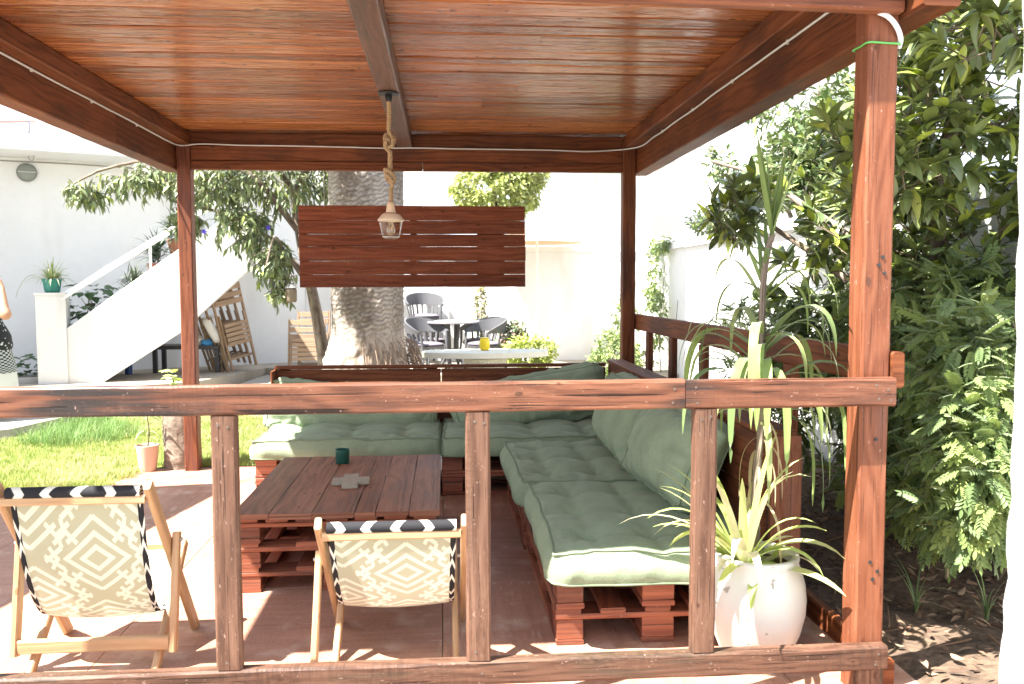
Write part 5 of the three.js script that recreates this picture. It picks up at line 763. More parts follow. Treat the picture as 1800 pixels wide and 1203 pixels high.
{ // broad leaved tree on the right
  const f = rng(202), t = thing('broadleaf_tree', 'large glossy broad leaved tree standing right of the pergola', 'tree', [2.64, 0, -1.78]);
  limb(t, [[2.62, -0.05, -1.78], [2.66, 0.6, -1.8], [2.6, 1.1, -1.76], [2.66, 1.7, -1.72]], 0.065, 0.05, 'trunk'); limb(t, [[2.63, 1.3, -1.75], [2.5, 1.8, -1.5], [2.42, 2.3, -1.2], [2.4, 2.8, -1.0]], 0.042, 0.018); limb(t, [[2.66, 1.6, -1.73], [2.7, 2.2, -1.9], [2.6, 2.8, -2.0], [2.5, 3.3, -2.0]], 0.045, 0.018); limb(t, [[2.62, 1.0, -1.76], [2.35, 1.45, -2.2], [2.05, 1.75, -2.5], [1.72, 1.9, -2.3]], 0.035, 0.01); limb(t, [[2.64, 1.4, -1.75], [2.45, 1.9, -2.9], [2.4, 2.2, -3.6], [2.2, 2.4, -4.2]], 0.035, 0.012); limb(t, [[2.55, 1.2, -1.8], [2.3, 1.3, -1.7], [2.1, 1.6, -1.4], [2.05, 2.0, -1.1]], 0.025, 0.01);
  const blobs = [[2.45, 2.5, -1.05, 0.5, 0.5, 0.55, 1.5], [2.85, 2.3, -1.7, 0.6, 0.6, 0.7, 1.4], [2.12, 2.05, -1.15, 0.33, 0.38, 0.45, 1.1], [2.45, 1.72, -1.9, 0.4, 0.35, 0.5, 1], [1.95, 1.95, -2.6, 0.2, 0.12, 0.35, 0.2], [2.8, 2.25, -3.3, 0.25, 0.4, 0.6, 0.7], [1.74, 1.83, -2.3, 0.16, 0.17, 0.3, 0.3], [2.65, 1.55, -1.5, 0.45, 0.35, 0.5, 1], [2.5, 3.05, -1.5, 0.6, 0.4, 0.9, 1.3], [2.4, 1.42, -2.6, 0.3, 0.35, 0.45, 0.7], [2.1, 2.6, -0.5, 0.35, 0.4, 0.35, 0.7], [2.9, 1.9, -0.8, 0.4, 0.5, 0.5, 1], [2.85, 2.7, -0.4, 0.4, 0.4, 0.5, 0.7]];
  const { out, tw } = twigs(blobs, f, { per: 88, leaves: 8, size: [0.08, 0.15], droop: -0.08, upBias: 0.55, keep: outside, kOf: (e, q) => (q() < 0.17 ? 3 : Math.floor(q() * 3)) });
  const g = [leafGeo(0.36, 0.22, 0.2, 7, 0.6), leafGeo(0.4, 0.35, 0.28, 7, 0.6), leafGeo(0.33, 0.12, 0.3, 7, 0.6)];
  const gl = { roughness: 0.45, transmission: 0.12, clearcoat: 0.7, clearcoatRoughness: 0.28 };
  foliage(t, out, g, [leafMat(0.145, 0.185, 0.055, gl), leafMat(0.19, 0.235, 0.065, gl), leafMat(0.1, 0.14, 0.045, gl), leafMat(0.36, 0.43, 0.06, { ...gl, transmission: 0.25 })]);
  twigMesh(t, tw, 0.004, phys({ color: col(0.14, 0.11, 0.07), roughness: 0.9 }));
}
{ // ferny shrub at the lower right
  const f = rng(303), t = thing('ferny_shrub', 'dense ferny shrub with small orange flowers at the lower right', 'shrub', [2.45, 0, -1.3]);
  const st = [[[2.5, 0, -1.5], [2.45, 0.5, -1.4], [2.3, 1.0, -1.2], [2.25, 1.4, -1.0]], [[2.6, 0, -1.3], [2.4, 0.6, -0.9], [2.05, 0.95, -0.45], [1.85, 0.9, -0.2]], [[2.7, 0, -1.9], [2.5, 0.7, -2.0], [2.3, 1.2, -2.2], [2.1, 1.4, -2.4]], [[2.55, 0, -1.0], [2.5, 0.5, -0.6], [2.3, 1.0, -0.4], [2.1, 1.25, -0.3]], [[2.8, 0, -2.6], [2.6, 0.6, -2.7], [2.3, 0.9, -2.9], [2.1, 0.9, -3.0]], [[2.5, 0.1, -1.2], [2.2, 0.35, -0.7], [1.95, 0.42, -0.4], [1.85, 0.3, -0.25]]];
  st.forEach((s) => limb(t, s, 0.016, 0.005, 'stem', phys({ color: col(0.2, 0.15, 0.09), roughness: 0.9 })));
  const blobs = [[2.42, 1.3, -1.3, 0.42, 0.32, 0.5, 1.2], [2.28, 0.95, -1.25, 0.38, 0.35, 0.5, 1.3], [1.88, 0.78, -0.16, 0.16, 0.36, 0.16, 1.1], [2.08, 0.62, -0.55, 0.25, 0.32, 0.3, 1], [2.12, 0.5, -1.15, 0.3, 0.25, 0.4, 0.8], [2.6, 0.7, -1.7, 0.35, 0.5, 0.6, 1.2], [2.1, 1.1, -2.1, 0.3, 0.35, 0.5, 0.8], [2.35, 0.75, -2.7, 0.4, 0.45, 0.6, 1], [1.98, 1.15, -0.35, 0.18, 0.22, 0.2, 0.6], [2.75, 1.2, -0.7, 0.35, 0.5, 0.5, 1], [2.75, 1.3, -2.3, 0.35, 0.5, 0.7, 1], [2.45, 0.9, -3.5, 0.45, 0.5, 0.5, 0.7]];
  const { out } = twigs(blobs, f, { per: 80, leaves: 8, size: [0.07, 0.14], droop: 0.38, whorl: false, twigLen: 0.2, keep: outside, kinds: 3 });
  const g = [frondGeo(7, 0.27, 0.11, 0.3), frondGeo(8, 0.25, 0.1, 0.4), frondGeo(6, 0.3, 0.12, 0.2)];
  foliage(t, out, g, [thinLeaf(0.16, 0.23, 0.05, 0.32), thinLeaf(0.23, 0.3, 0.065, 0.36), thinLeaf(0.105, 0.165, 0.042, 0.28)], { name: 'frond' });
  const pet = leafGeo(0.3, 0.2, 0.3, 4), om = phys({ color: col(0.7, 0.12, 0.02), roughness: 0.6 });
  for (const [x, y, z] of [[2.2, 1.0, -0.95], [2.12, 0.72, -0.7], [2.25, 0.78, -0.85], [2.05, 0.66, -0.62], [1.98, 0.9, -0.3], [2.3, 1.12, -1.0], [2.02, 1.2, -1.6], [2.06, 0.84, -2.4]]) { const fl = part(t, 'flower', mergeGeometries([0, 1, 2, 3, 4].map((i) => pet.clone().applyMatrix4(M4(V(0, 0, 0), V(Math.cos(i * 1.26), 0.9, Math.sin(i * 1.26)), V(0, 1, 0), 0.026)))), om); fl.position.set(x - 2.45, y, z + 1.3); }
}
{ // light climber and fine leaved tree over the right wall
  const f = rng(404), t = thing('fine_leaved_tree', 'light green fine leaved tree spilling over the right garden wall', 'tree', [3.3, 0, -5.2]);
  limb(t, [[3.35, 0, -5.2], [3.3, 1.2, -5.15], [3.35, 2.0, -5.0], [3.3, 2.7, -4.8]], 0.05, 0.02, 'trunk'); limb(t, [[3.3, 1.8, -5.1], [3.3, 2.2, -4.2], [3.2, 2.4, -3.6]], 0.025, 0.008); limb(t, [[3.3, 1.9, -5.1], [3.35, 2.4, -5.8], [3.3, 2.5, -6.8]], 0.025, 0.008);
  const blobs = [[3.35, 2.5, -5.4, 0.4, 0.4, 0.8, 1.6], [3.4, 2.3, -6.8, 0.35, 0.3, 0.9, 1.2], [3.3, 2.65, -4.3, 0.3, 0.45, 0.7, 1.4], [3.3, 2.2, -7.8, 0.3, 0.2, 0.5, 0.5], [3.3, 3.1, -5.0, 0.5, 0.4, 1.0, 1.2], [3.0, 2.3, -3.5, 0.3, 0.35, 0.5, 1.3], [2.75, 2.3, -3.7, 0.25, 0.3, 0.4, 0.8], [3.15, 2.45, -5.0, 0.3, 0.4, 0.6, 1.2], [3.0, 2.7, -6.4, 0.25, 0.25, 0.3, 0.3]];
  const { out, tw } = twigs(blobs, f, { per: 95, leaves: 9, size: [0.05, 0.09], droop: 0.3, whorl: false, twigLen: 0.22, keep: outside, kinds: 3 });
  foliage(t, out, [leafGeo(0.5, 0.25, 0.2, 4), leafGeo(0.42, 0.3, 0.25, 4)], [thinLeaf(0.09, 0.15, 0.03, 0.25), thinLeaf(0.065, 0.12, 0.028, 0.25), thinLeaf(0.14, 0.19, 0.04, 0.3)]);
  twigMesh(t, tw, 0.003, phys({ color: col(0.18, 0.14, 0.09), roughness: 0.9 }));
  // climber at the corner
  const c = thing('climbing_vine', 'thin leafy vine hanging on the far end of the right garden wall', 'vine', [2.86, 0, -8.6]);
  for (const [x, z, h] of [[2.9, -8.9, 1.95], [2.85, -8.3, 1.7], [2.92, -7.9, 1.2], [2.7, -9.3, 1.6]]) limb(c, [[x, 0.16, z], [x - 0.05, h * 0.4, z + 0.06], [x + 0.02, h * 0.75, z - 0.05], [x + 0.03, h, z]], 0.009, 0.004, 'stem');
  const v = twigs([[2.84, 1.5, -8.8, 0.12, 0.5, 0.35, 1.2], [2.82, 0.95, -8.5, 0.14, 0.45, 0.4, 1], [2.9, 1.95, -8.6, 0.12, 0.15, 0.5, 0.6], [2.6, 1.0, -9.4, 0.3, 0.4, 0.3, 0.7]], f, { per: 75, leaves: 5, size: [0.05, 0.09], droop: 0.5, whorl: false, twigLen: 0.15, kinds: 2 });
  foliage(c, v.out, [leafGeo(0.45, 0.3, 0.2, 4)], [thinLeaf(0.16, 0.24, 0.07, 0.35), thinLeaf(0.24, 0.3, 0.09, 0.4)]);
}
{ // leafy tree on the left, behind the back left post
  const f = rng(505), t = thing('drooping_tree', 'leafy tree with drooping leaves and slim leaning trunk left of the palm', 'tree', [-1.32, 0, -6.9]);
  limb(t, [[-1.3, 0, -6.88], [-1.36, 0.65, -6.9], [-1.48, 1.35, -6.95], [-1.6, 1.9, -7.0], [-1.66, 2.5, -7.0]], 0.075, 0.05, 'trunk'); limb(t, [[-1.5, 1.45, -6.96], [-1.9, 1.9, -6.9], [-2.3, 2.15, -6.8], [-2.9, 2.3, -6.7]], 0.035, 0.012); limb(t, [[-1.62, 2.0, -7.0], [-2.1, 2.6, -6.8], [-2.8, 2.75, -6.7], [-3.6, 2.6, -6.6], [-3.95, 2.4, -6.6]], 0.04, 0.01); limb(t, [[-1.66, 2.4, -7.0], [-1.4, 2.9, -6.8], [-1.2, 3.4, -6.5]], 0.04, 0.015); limb(t, [[-1.46, 1.3, -6.94], [-1.7, 1.75, -6.6], [-1.75, 1.9, -6.3], [-1.8, 1.6, -6.1]], 0.022, 0.008); limb(t, [[-1.7, 2.5, -7], [-2.2, 3.2, -6.6], [-2.6, 3.6, -6.2]], 0.035, 0.012);
  const blobs = [[-1.85, 2.45, -6.8, 0.55, 0.35, 0.6, 1.3], [-2.5, 2.45, -6.7, 0.5, 0.3, 0.5, 1.3], [-3.2, 2.5, -6.7, 0.45, 0.22, 0.4, 1], [-3.75, 2.35, -6.65, 0.25, 0.16, 0.3, 0.5], [-2.15, 2.0, -6.7, 0.35, 0.3, 0.45, 1.1], [-1.85, 1.65, -6.6, 0.24, 0.3, 0.4, 0.8], [-1.75, 1.32, -6.55, 0.15, 0.22, 0.22, 0.3], [-2.75, 2.05, -6.75, 0.2, 0.22, 0.3, 0.45], [-1.5, 3.2, -6.5, 0.7, 0.5, 0.7, 1.4], [-1.75, 3.3, -5.6, 0.55, 0.4, 0.5, 2.2], [-1.35, 3.5, -5.8, 0.6, 0.45, 0.5, 1.8], [-2.3, 3.4, -6.3, 0.8, 0.5, 0.7, 1.4], [-1.2, 2.6, -6.9, 0.3, 0.35, 0.4, 0.7]];
  const { out, tw } = twigs(blobs, f, { per: 78, leaves: 9, size: [0.07, 0.12], droop: 0.75, whorl: false, twigLen: 0.22, kinds: 3, upBias: -0.2, kOf: (e, q) => (q() < 0.06 ? 3 : Math.floor(q() * 3)) });
  const gl = { roughness: 0.5, transmission: 0.2, clearcoat: 0.5, clearcoatRoughness: 0.35 };
  foliage(t, out, [leafGeo(0.3, 0.25, 0.22, 5), leafGeo(0.27, 0.4, 0.25, 5)], [leafMat(0.18, 0.225, 0.085, gl), leafMat(0.24, 0.29, 0.11, gl), leafMat(0.125, 0.17, 0.068, gl), leafMat(0.38, 0.46, 0.1, { ...gl, transmission: 0.35 })]);
  twigMesh(t, tw, 0.004, phys({ color: col(0.2, 0.16, 0.12), roughness: 0.9 }));
  const pet = leafGeo(0.8, 0.2, 0.2, 4), pm = phys({ color: col(0.05, 0.03, 0.3), roughness: 0.7, side: THREE.DoubleSide });
  for (const [x, y, z] of [[-2.5, 1.96, -6.45], [-1.83, 2.0, -6.4]]) { const o = part(t, 'flower', mergeGeometries([0, 1, 2, 3, 4].map((i) => pet.clone().applyMatrix4(M4(V(0, 0, 0), V(Math.cos(i * 1.26), Math.sin(i * 1.26), 0.3), V(0, 0, 1), 0.03)))), pm); o.position.set(x + 1.32, y, z + 6.9); }
  const l = thing('hanging_lantern', 'small brown lantern hanging in the drooping tree left of the palm', 'lantern', [-1.62, 1.22, -6.45]);
  const lm = phys({ color: col(0.2, 0.15, 0.1), roughness: 0.7 }); part(l, 'body', lathe([[0, 0], [0.05, 0], [0.06, 0.02], [0.062, 0.13], [0.05, 0.15], [0, 0.15]], 8), lm); part(l, 'lid', lathe([[0.066, 0.15], [0.066, 0.16], [0.03, 0.19], [0, 0.195]], 8), phys({ color: col(0.45, 0.42, 0.38), roughness: 0.6 })); part(l, 'handle', tube([V(-0.05, 0.16, 0), V(-0.03, 0.26, 0), V(0, 0.3, 0), V(0.03, 0.26, 0), V(0.05, 0.16, 0)], 0.003, 20, 5), lm);
}
function bush(label, name, cat, c, r, o, seed, cols, geos, stemH = 0.3) { const f = rng(seed), t = thing(name, label, cat, [c[0], c[1] - r[1], c[2]]); for (let i = 0; i < 4; i++) limb(t, [[c[0] + rr(-0.03, 0.03, f), c[1] - r[1] - 0.02, c[2]], [c[0] + rr(-0.3, 0.3, f) * r[0], c[1] - r[1] * 0.4, c[2]], [c[0] + rr(-0.7, 0.7, f) * r[0], c[1] + r[1] * 0.4, c[2] + rr(-0.5, 0.5, f) * r[2]]], 0.01, 0.004, 'stem'); const { out } = twigs([[...c, ...r, 1]], f, o); foliage(t, out, geos, cols, { single: 120 }); return t; }
{
  const G = [leafGeo(0.5, 0.25, 0.2, 4), leafGeo(0.4, 0.3, 0.25, 4)];
  bush('bright yellow green bush right of the pale stone slab at the back', 'garden_bush', 'bush', [1.82, 0.62, -6.3], [0.3, 0.34, 0.3], { per: 190, leaves: 9, size: [0.04, 0.07], whorl: false, twigLen: 0.12, kinds: 2 }, 61, [thinLeaf(0.24, 0.31, 0.07, 0.4), thinLeaf(0.17, 0.25, 0.06, 0.4)], G);
  bush('low lime green plant behind the yellow jar and the stone slab', 'garden_bush', 'bush', [1.08, 0.55, -8.1], [0.38, 0.22, 0.25], { per: 120, leaves: 8, size: [0.06, 0.1], whorl: false, twigLen: 0.12, kinds: 2 }, 62, [thinLeaf(0.4, 0.46, 0.08, 0.45), thinLeaf(0.34, 0.4, 0.08, 0.45)], G);
  bush('dark green bush with reddish leaves right of the grey armchairs', 'garden_bush', 'bush', [0.92, 0.66, -8.7], [0.24, 0.3, 0.22], { per: 150, leaves: 8, size: [0.05, 0.08], whorl: false, twigLen: 0.12, kinds: 3 }, 63, [thinLeaf(0.1, 0.17, 0.06, 0.35), thinLeaf(0.14, 0.21, 0.07, 0.35), thinLeaf(0.26, 0.12, 0.07, 0.35)], G);
  bush('slender upright young plant behind the dining table', 'garden_plant', 'plant', [0.52, 0.95, -9.7], [0.12, 0.5, 0.12], { per: 70, leaves: 7, size: [0.05, 0.08], whorl: false, twigLen: 0.1, kinds: 3 }, 64, [thinLeaf(0.22, 0.28, 0.1, 0.4), thinLeaf(0.3, 0.3, 0.12, 0.4), thinLeaf(0.35, 0.24, 0.14, 0.4)], G);
  bush('sparse weedy green plants at the foot of the back right wall', 'garden_plant', 'plant', [2.35, 0.4, -8.3], [0.45, 0.28, 0.4], { per: 70, leaves: 7, size: [0.05, 0.09], whorl: false, twigLen: 0.12, kinds: 2 }, 65, [thinLeaf(0.2, 0.28, 0.08, 0.4), thinLeaf(0.28, 0.34, 0.1, 0.4)], G);
  // trees beyond the walls
  const far = (label, c, r, seed, cols, base) => { const f = rng(seed), t = thing('garden_tree', label, 'tree', [c[0], 0, c[2]]); limb(t, [[c[0], 0, c[2]], [c[0] + 0.1, c[1] * 0.5, c[2]], [c[0] - 0.05, c[1], c[2]]], 0.12, 0.06, 'trunk'); const { out } = twigs([[c[0], c[1], c[2], ...r, 1], [c[0] + r[0] * 0.4, c[1] + r[1] * 0.4, c[2], r[0] * 0.7, r[1] * 0.6, r[2] * 0.7, 0.5]], f, { per: 420, leaves: 9, size: [0.1, 0.17], whorl: false, twigLen: 0.22, kinds: cols.length }); foliage(t, out, G, cols, { single: 150 }); };
  far('yellow green tree beyond the back wall above the hanging screen', [1.1, 3.45, -15.5], [1.05, 0.75, 0.8], 71, [thinLeaf(0.36, 0.4, 0.09, 0.45), thinLeaf(0.28, 0.34, 0.08, 0.45), thinLeaf(0.42, 0.44, 0.14, 0.45)]);
  far('dark green tree beyond the tall back wall, right of the palm', [-0.6, 4.7, -17], [1.3, 0.7, 0.9], 72, [thinLeaf(0.07, 0.2, 0.1, 0.35), thinLeaf(0.09, 0.24, 0.12, 0.35)]);
}
{ // plants on the stairs; turned coordinates a along, b back
  const S = (a, h, b) => V(-4.452 + a * 0.978 + b * -0.208, h, -7.657 - a * 0.208 - b * 0.978);
  const f = rng(606);
  const p1 = S(0.2, 0.3, 0.5), t1 = thing('stair_plant', 'broad leaved green plant in a pot at the foot of the stairs', 'potted plant', p1.toArray());
  part(t1, 'pot', lathe([[0, 0], [0.1, 0], [0.14, 0.26], [0.15, 0.28], [0.12, 0.28], [0, 0.26]], 24), phys({ color: col(0.4, 0.38, 0.36), roughness: 0.8 }));
  const bl = leafGeo(0.75, 0.3, 0.25, 5), bm = [thinLeaf(0.045, 0.1, 0.03, 0.15), thinLeaf(0.065, 0.13, 0.04, 0.15)];
  for (let i = 0; i < 120; i++) { const a = f() * 6.28, y = rr(0.35, 1.12, f), r = 0.05 + 0.34 * Math.sin(y * 2.4) * f(); const o = part(t1, 'leaf', bl, bm[i % 2]); M4(V(Math.cos(a) * r, y, Math.sin(a) * r), V(Math.cos(a), rr(-0.5, 0.5, f), Math.sin(a)), V(0, 1, 0.2), rr(0.1, 0.19, f)).decompose(o.position, o.quaternion, o.scale); }
  for (let i = 0; i < 5; i++) part(t1, 'stem', taper([V(0, 0.26, 0), V(rr(-0.08, 0.08, f), 0.6, rr(-0.08, 0.08, f)), V(rr(-0.16, 0.16, f), 0.95, rr(-0.12, 0.12, f))], 0.008, 0.004), M.bark);
  const narrow = (label, a, h, s, cols, potc, seed) => { const q = rng(seed), p = S(a, h, 0.45), t = thing('stair_plant', label, 'potted plant', p.toArray()); part(t, 'pot', lathe([[0, 0], [0.08, 0], [0.115, 0.17], [0.125, 0.2], [0.1, 0.2], [0, 0.18]], 24), phys({ color: col(...potc), roughness: 0.85 })); part(t, 'stem', taper([V(0, 0.18, 0), V(0.02, 0.3, 0), V(0, 0.4, 0)], 0.012, 0.006), M.bark); for (let i = 0; i < 170; i++) { const az = q() * 6.28, el = rr(-0.2, 1.4, q), L = s * rr(0.5, 1, q), d = V(Math.cos(az) * Math.cos(el), Math.sin(el), Math.sin(az) * Math.cos(el)), b = V(rr(-0.06, 0.06, q), rr(0.2, 0.42, q), rr(-0.06, 0.06, q)); part(t, 'leaf', ribbon([0, 0.33, 0.66, 1].map((u) => b.clone().addScaledVector(d, L * u).add(V(0, -0.25 * L * u * u, 0))), (u) => 0.02 * Math.sin(Math.PI * clamp(u * 0.9 + 0.08)) + 0.001, { fold: 0.2 }), cols[i % cols.length]); } };
  narrow('grey green narrow leaved plant on a lower stair behind the side wall', 0.7, 1.12, 0.26, [thinLeaf(0.08, 0.11, 0.065, 0.15), thinLeaf(0.12, 0.15, 0.09, 0.15)], [0.36, 0.36, 0.36], 81);
  narrow('dark narrow leaved plant in a reddish clay pot halfway up the stairs', 0.98, 1.48, 0.36, [thinLeaf(0.03, 0.06, 0.03, 0.1), thinLeaf(0.05, 0.08, 0.04, 0.1)], [0.5, 0.16, 0.1], 82);
  narrow('dark leafy plant in a brown pot high on the stairs by the pergola post', 1.22, 1.78, 0.34, [thinLeaf(0.04, 0.08, 0.03, 0.1), thinLeaf(0.06, 0.1, 0.04, 0.1)], [0.32, 0.14, 0.08], 83);
  const sp = S(-0.14, 1.3225, 0.1), t = thing('spider_plant', 'striped spider plant in a teal pot on top of the stair pillar', 'potted plant', sp.toArray());
  part(t, 'pot', lathe([[0, 0], [0.075, 0], [0.085, 0.02], [0.1, 0.13], [0.112, 0.145], [0.108, 0.16], [0.095, 0.155], [0, 0.14]], 28), phys({ color: col(0.015, 0.17, 0.13), roughness: 0.35 }));
  const sm = [thinLeaf(0.36, 0.42, 0.14, 0.4), thinLeaf(0.5, 0.5, 0.32, 0.4), thinLeaf(0.24, 0.34, 0.09, 0.4)];
  for (let i = 0; i < 90; i++) { const az = f() * 6.28, el = rr(0.3, 1.45, f), L = rr(0.16, 0.34, f), path = [], d = V(Math.cos(az) * Math.cos(el), Math.sin(el), Math.sin(az) * Math.cos(el)), p = V(Math.cos(az) * 0.03, 0.14, Math.sin(az) * 0.03); for (let k = 0; k <= 8; k++) { path.push(p.clone()); p.addScaledVector(d, L / 8); d.y -= 0.28 * (0.4 + k / 8); d.normalize(); } part(t, 'leaf', ribbon(path, (u) => 0.017 * (1 - u * u) + 0.001, { fold: 0.25 }), sm[i % 3]); }
  part(t, 'runner', tube([V(-0.05, 0.15, 0.05), V(-0.2, 0.2, 0.1), V(-0.32, 0.05, 0.12), V(-0.36, -0.06, 0.12)], 0.003, 20, 5), sm[1]);
  const bowl = thing('plant_bowl', 'grey bowl planter with a low plant on the floor left of the stair pillar', 'planter', [-4.98, 0, -7.9]);
  part(bowl, 'bowl', lathe([[0, 0.02], [0.1, 0.0], [0.13, 0.02], [0.2, 0.2], [0.24, 0.32], [0.22, 0.33], [0.17, 0.24], [0, 0.22]], 32), phys({ color: col(0.36, 0.35, 0.33), roughness: 0.8 }));
  for (let i = 0; i < 40; i++) { const a = f() * 6.28, o = part(bowl, 'leaf', bl, bm[i % 2]); M4(V(Math.cos(a) * 0.1 * f(), rr(0.3, 0.55, f), Math.sin(a) * 0.1), V(Math.cos(a), rr(-0.3, 0.7, f), Math.sin(a)), V(0, 1, 0.2), rr(0.07, 0.13, f)).decompose(o.position, o.quaternion, o.scale); }
}

// ---------------------------------------------------------------- the person at the left edge
{
  const P = thing('person', 'person at the left edge with raised bent arm, black dotted top and checked skirt', 'person', [-4.47, 0, -5.9]);
  const cap = (p, a, b, ra, rb) => { const ab = b.clone().sub(a), t = clamp(p.clone().sub(a).dot(ab) / ab.lengthSq()); return p.distanceTo(a.clone().addScaledVector(ab, t)) - mix(ra, rb, t); };
  const smin = (a, b, k) => { const h = clamp(0.5 + 0.5 * (b - a) / k); return mix(b, a, h) - k * h * (1 - h); };
  const march = (bones, lo, hi, res, k) => { const S = Math.max(hi.x - lo.x, hi.y - lo.y, hi.z - lo.z) / 2, c = lo.clone().add(hi).multiplyScalar(0.5), mc = new MarchingCubes(res, new THREE.MeshStandardMaterial(), false, false, 200000), q = V(); for (let z = 0; z < res; z++) for (let y = 0; y < res; y++) for (let x = 0; x < res; x++) { q.set((x - res / 2) / (res / 2) * S + c.x, (y - res / 2) / (res / 2) * S + c.y, (z - res / 2) / (res / 2) * S + c.z); let d = 9; for (const b of bones) d = smin(d, cap(q, b[0], b[1], b[2], b[3]), k); mc.field[x + y * res + z * res * res] = -d; } mc.isolation = 0; mc.update(); const g = new THREE.BufferGeometry(), n = mc.count; g.setAttribute('position', new THREE.Float32BufferAttribute(Array.from(mc.positionArray.slice(0, n * 3)), 3)); const w = mergeVertices(g, 1e-5); w.scale(S, S, S).translate(c.x, c.y, c.z); w.computeVertexNormals(); return w; };
  const A = (x, y, z) => V(x, y, z);
  const body = [[A(0, 0.95, 0), A(0, 1.3, 0), 0.125, 0.12], [A(-0.02, 1.38, -0.13), A(-0.02, 1.38, 0.13), 0.055, 0.055], [A(0, 1.38, 0), A(0.02, 1.5, 0), 0.055, 0.05], [A(0.03, 1.56, 0), A(0.03, 1.66, 0), 0.075, 0.092], [A(0, 0.95, -0.08), A(0.0, 0.5, -0.09), 0.085, 0.055], [A(0, 0.95, 0.08), A(0.04, 0.5, 0.09), 0.085, 0.055], [A(0, 0.5, -0.09), A(-0.02, 0.08, -0.09), 0.054, 0.036], [A(0.04, 0.5, 0.09), A(0.02, 0.08, 0.1), 0.054, 0.036], [A(-0.02, 0.05, -0.09), A(0.13, 0.03, -0.1), 0.036, 0.028], [A(0.02, 0.05, 0.1), A(0.17, 0.03, 0.11), 0.036, 0.028],
    [A(-0.02, 1.37, 0.16), A(0.3, 1.13, 0.16), 0.05, 0.042], [A(0.3, 1.13, 0.16), A(0.245, 1.39, 0.1), 0.042, 0.025], [A(-0.02, 1.37, -0.16), A(0.02, 1.1, -0.22), 0.046, 0.036], [A(0.02, 1.1, -0.22), A(0.03, 0.87, -0.25), 0.036, 0.026]];
  const hand = (w, dir, side) => { const o = [], up = dir.clone().normalize(), s = side.clone(); o.push([w, w.clone().addScaledVector(up, 0.06), 0.024, 0.03]); for (let i = 0; i < 4; i++) { const b = w.clone().addScaledVector(up, 0.065).addScaledVector(s, (i - 1.5) * 0.019), n = up.clone().cross(s), l = [0.07, 0.08, 0.075, 0.06][i], m = b.clone().addScaledVector(up, l * 0.5), e = m.clone().addScaledVector(up, l * 0.35).addScaledVector(n, l * 0.35); o.push([b, m, 0.0095, 0.0085], [m, e, 0.0085, 0.007]); } const t0 = w.clone().addScaledVector(up, 0.02).addScaledVector(s, -0.026); o.push([t0, t0.clone().addScaledVector(s, -0.028).addScaledVector(up, 0.04), 0.012, 0.009]); return o; };
  const w1 = A(0.245, 1.39, 0.1), w2 = A(0.03, 0.87, -0.25);
  const skin = phys({ color: col(0.52, 0.27, 0.17), roughness: 0.55 });
  const g1 = march(body, A(-0.35, -0.05, -0.4), A(0.45, 1.82, 0.4), 120, 0.045), g2 = march(hand(w1, A(-0.06, 0.1, -0.02), A(0, 0.2, 1).normalize()), A(0.12, 1.34, 0), A(0.32, 1.58, 0.22), 64, 0.01), g3 = march(hand(w2, A(0.02, -0.1, 0.0), A(1, 0.1, 0).normalize()), A(-0.1, 0.64, -0.38), A(0.16, 0.9, -0.12), 64, 0.01);
  const nose = new THREE.SphereGeometry(0.014, 10, 8).scale(1.2, 1.6, 0.9).translate(0.122, 1.61, 0);
  part(P, 'body', mergeGeometries([g1, g2, g3].map((g) => { const q = g.index ? g.toNonIndexed() : g; for (const k of Object.keys(q.attributes)) if (!['position', 'normal'].includes(k)) q.deleteAttribute(k); return q; })), skin);
  part(P, 'nose', nose, skin);
  for (const s of [-1, 1]) { const e = part(P, 'eye', new THREE.SphereGeometry(0.011, 12, 10).translate(0.108, 1.635, s * 0.033), phys({ color: col(0.75, 0.72, 0.68), roughness: 0.2 })); sub(e, 'iris', new THREE.SphereGeometry(0.006, 10, 8).translate(0.115, 1.635, s * 0.033), M.dark); part(P, 'ear', new THREE.SphereGeometry(0.022, 10, 8).scale(0.8, 1.3, 0.5).translate(0.03, 1.615, s * 0.094), skin); }
  part(P, 'mouth', new THREE.SphereGeometry(0.018, 12, 8).scale(0.5, 0.35, 1.2).translate(0.112, 1.565, 0), phys({ color: col(0.4, 0.13, 0.1), roughness: 0.5 }));
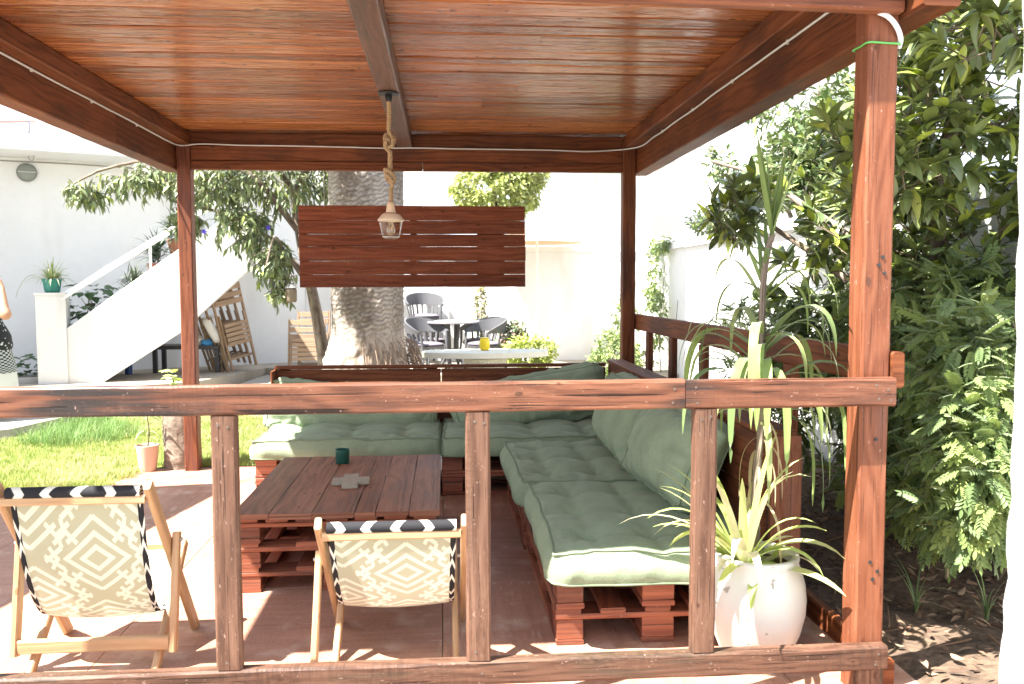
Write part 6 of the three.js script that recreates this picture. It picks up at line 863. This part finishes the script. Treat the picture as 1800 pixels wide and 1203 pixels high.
  const hg = new THREE.SphereGeometry(0.112, 28, 22), hp = hg.attributes.position; for (let i = 0; i < hp.count; i++) { const x = hp.getX(i), y = hp.getY(i), z = hp.getZ(i); hp.setXYZ(i, x > 0.03 && y < 0.05 ? x * 0.15 : x * 1.05, y < 0 ? y * 1.9 : y, z); } hg.computeVertexNormals(); part(P, 'hair', hg.translate(-0.0, 1.65, 0), phys({ color: col(0.03, 0.018, 0.012), roughness: 0.5 }));
  const dots = (() => { const k = document.createElement('canvas'); k.width = k.height = 256; const g = k.getContext('2d'); g.fillStyle = '#16181c'; g.fillRect(0, 0, 256, 256); g.fillStyle = '#c9cfd6'; const q = rng(9); for (let i = 0; i < 40; i++) { g.beginPath(); g.arc(q() * 256, q() * 256, 3 + q() * 4, 0, 7); g.fill(); } const t = new THREE.CanvasTexture(k); t.colorSpace = THREE.SRGBColorSpace; t.wrapS = t.wrapT = THREE.RepeatWrapping; t.repeat.set(3, 2); return t; })();
  const chk = (() => { const k = document.createElement('canvas'); k.width = k.height = 128; const g = k.getContext('2d'); for (let i = 0; i < 8; i++) for (let j = 0; j < 8; j++) { g.fillStyle = (i + j) % 2 ? '#23262b' : '#b9bdbb'; g.fillRect(i * 16, j * 16, 16, 16); } const t = new THREE.CanvasTexture(k); t.colorSpace = THREE.SRGBColorSpace; t.wrapS = t.wrapT = THREE.RepeatWrapping; t.repeat.set(6, 2); return t; })();
  const top = lathe([[0.22, 0.76], [0.24, 0.82], [0.225, 0.92], [0.16, 1.06], [0.155, 1.2], [0.17, 1.3], [0.13, 1.4], [0.07, 1.43]], 48); top.scale(1.05, 1, 1.15); part(P, 'top', top, phys({ map: dots, roughness: 0.8, side: THREE.DoubleSide }));
  part(P, 'skirt', lathe([[0.255, 0.56], [0.25, 0.62], [0.235, 0.7], [0.218, 0.8]], 48).scale(1.08, 1, 1.12), phys({ map: chk, roughness: 0.9, side: THREE.DoubleSide }));
  part(P, 'underskirt', lathe([[0.27, 0.3], [0.262, 0.44], [0.25, 0.58]], 48).scale(1.08, 1, 1.12), phys({ color: col(0.7, 0.7, 0.68), roughness: 0.9, side: THREE.DoubleSide }));
  for (const [x, z] of [[0.06, -0.1], [0.1, 0.105]]) part(P, 'shoe', new THREE.SphereGeometry(0.05, 18, 12).scale(2.3, 0.85, 0.9).translate(x - 0.01, 0.035, z), M.dark);
}

dropNames();
renderer.setSize(1024, 684);
renderer.render(scene, camera);
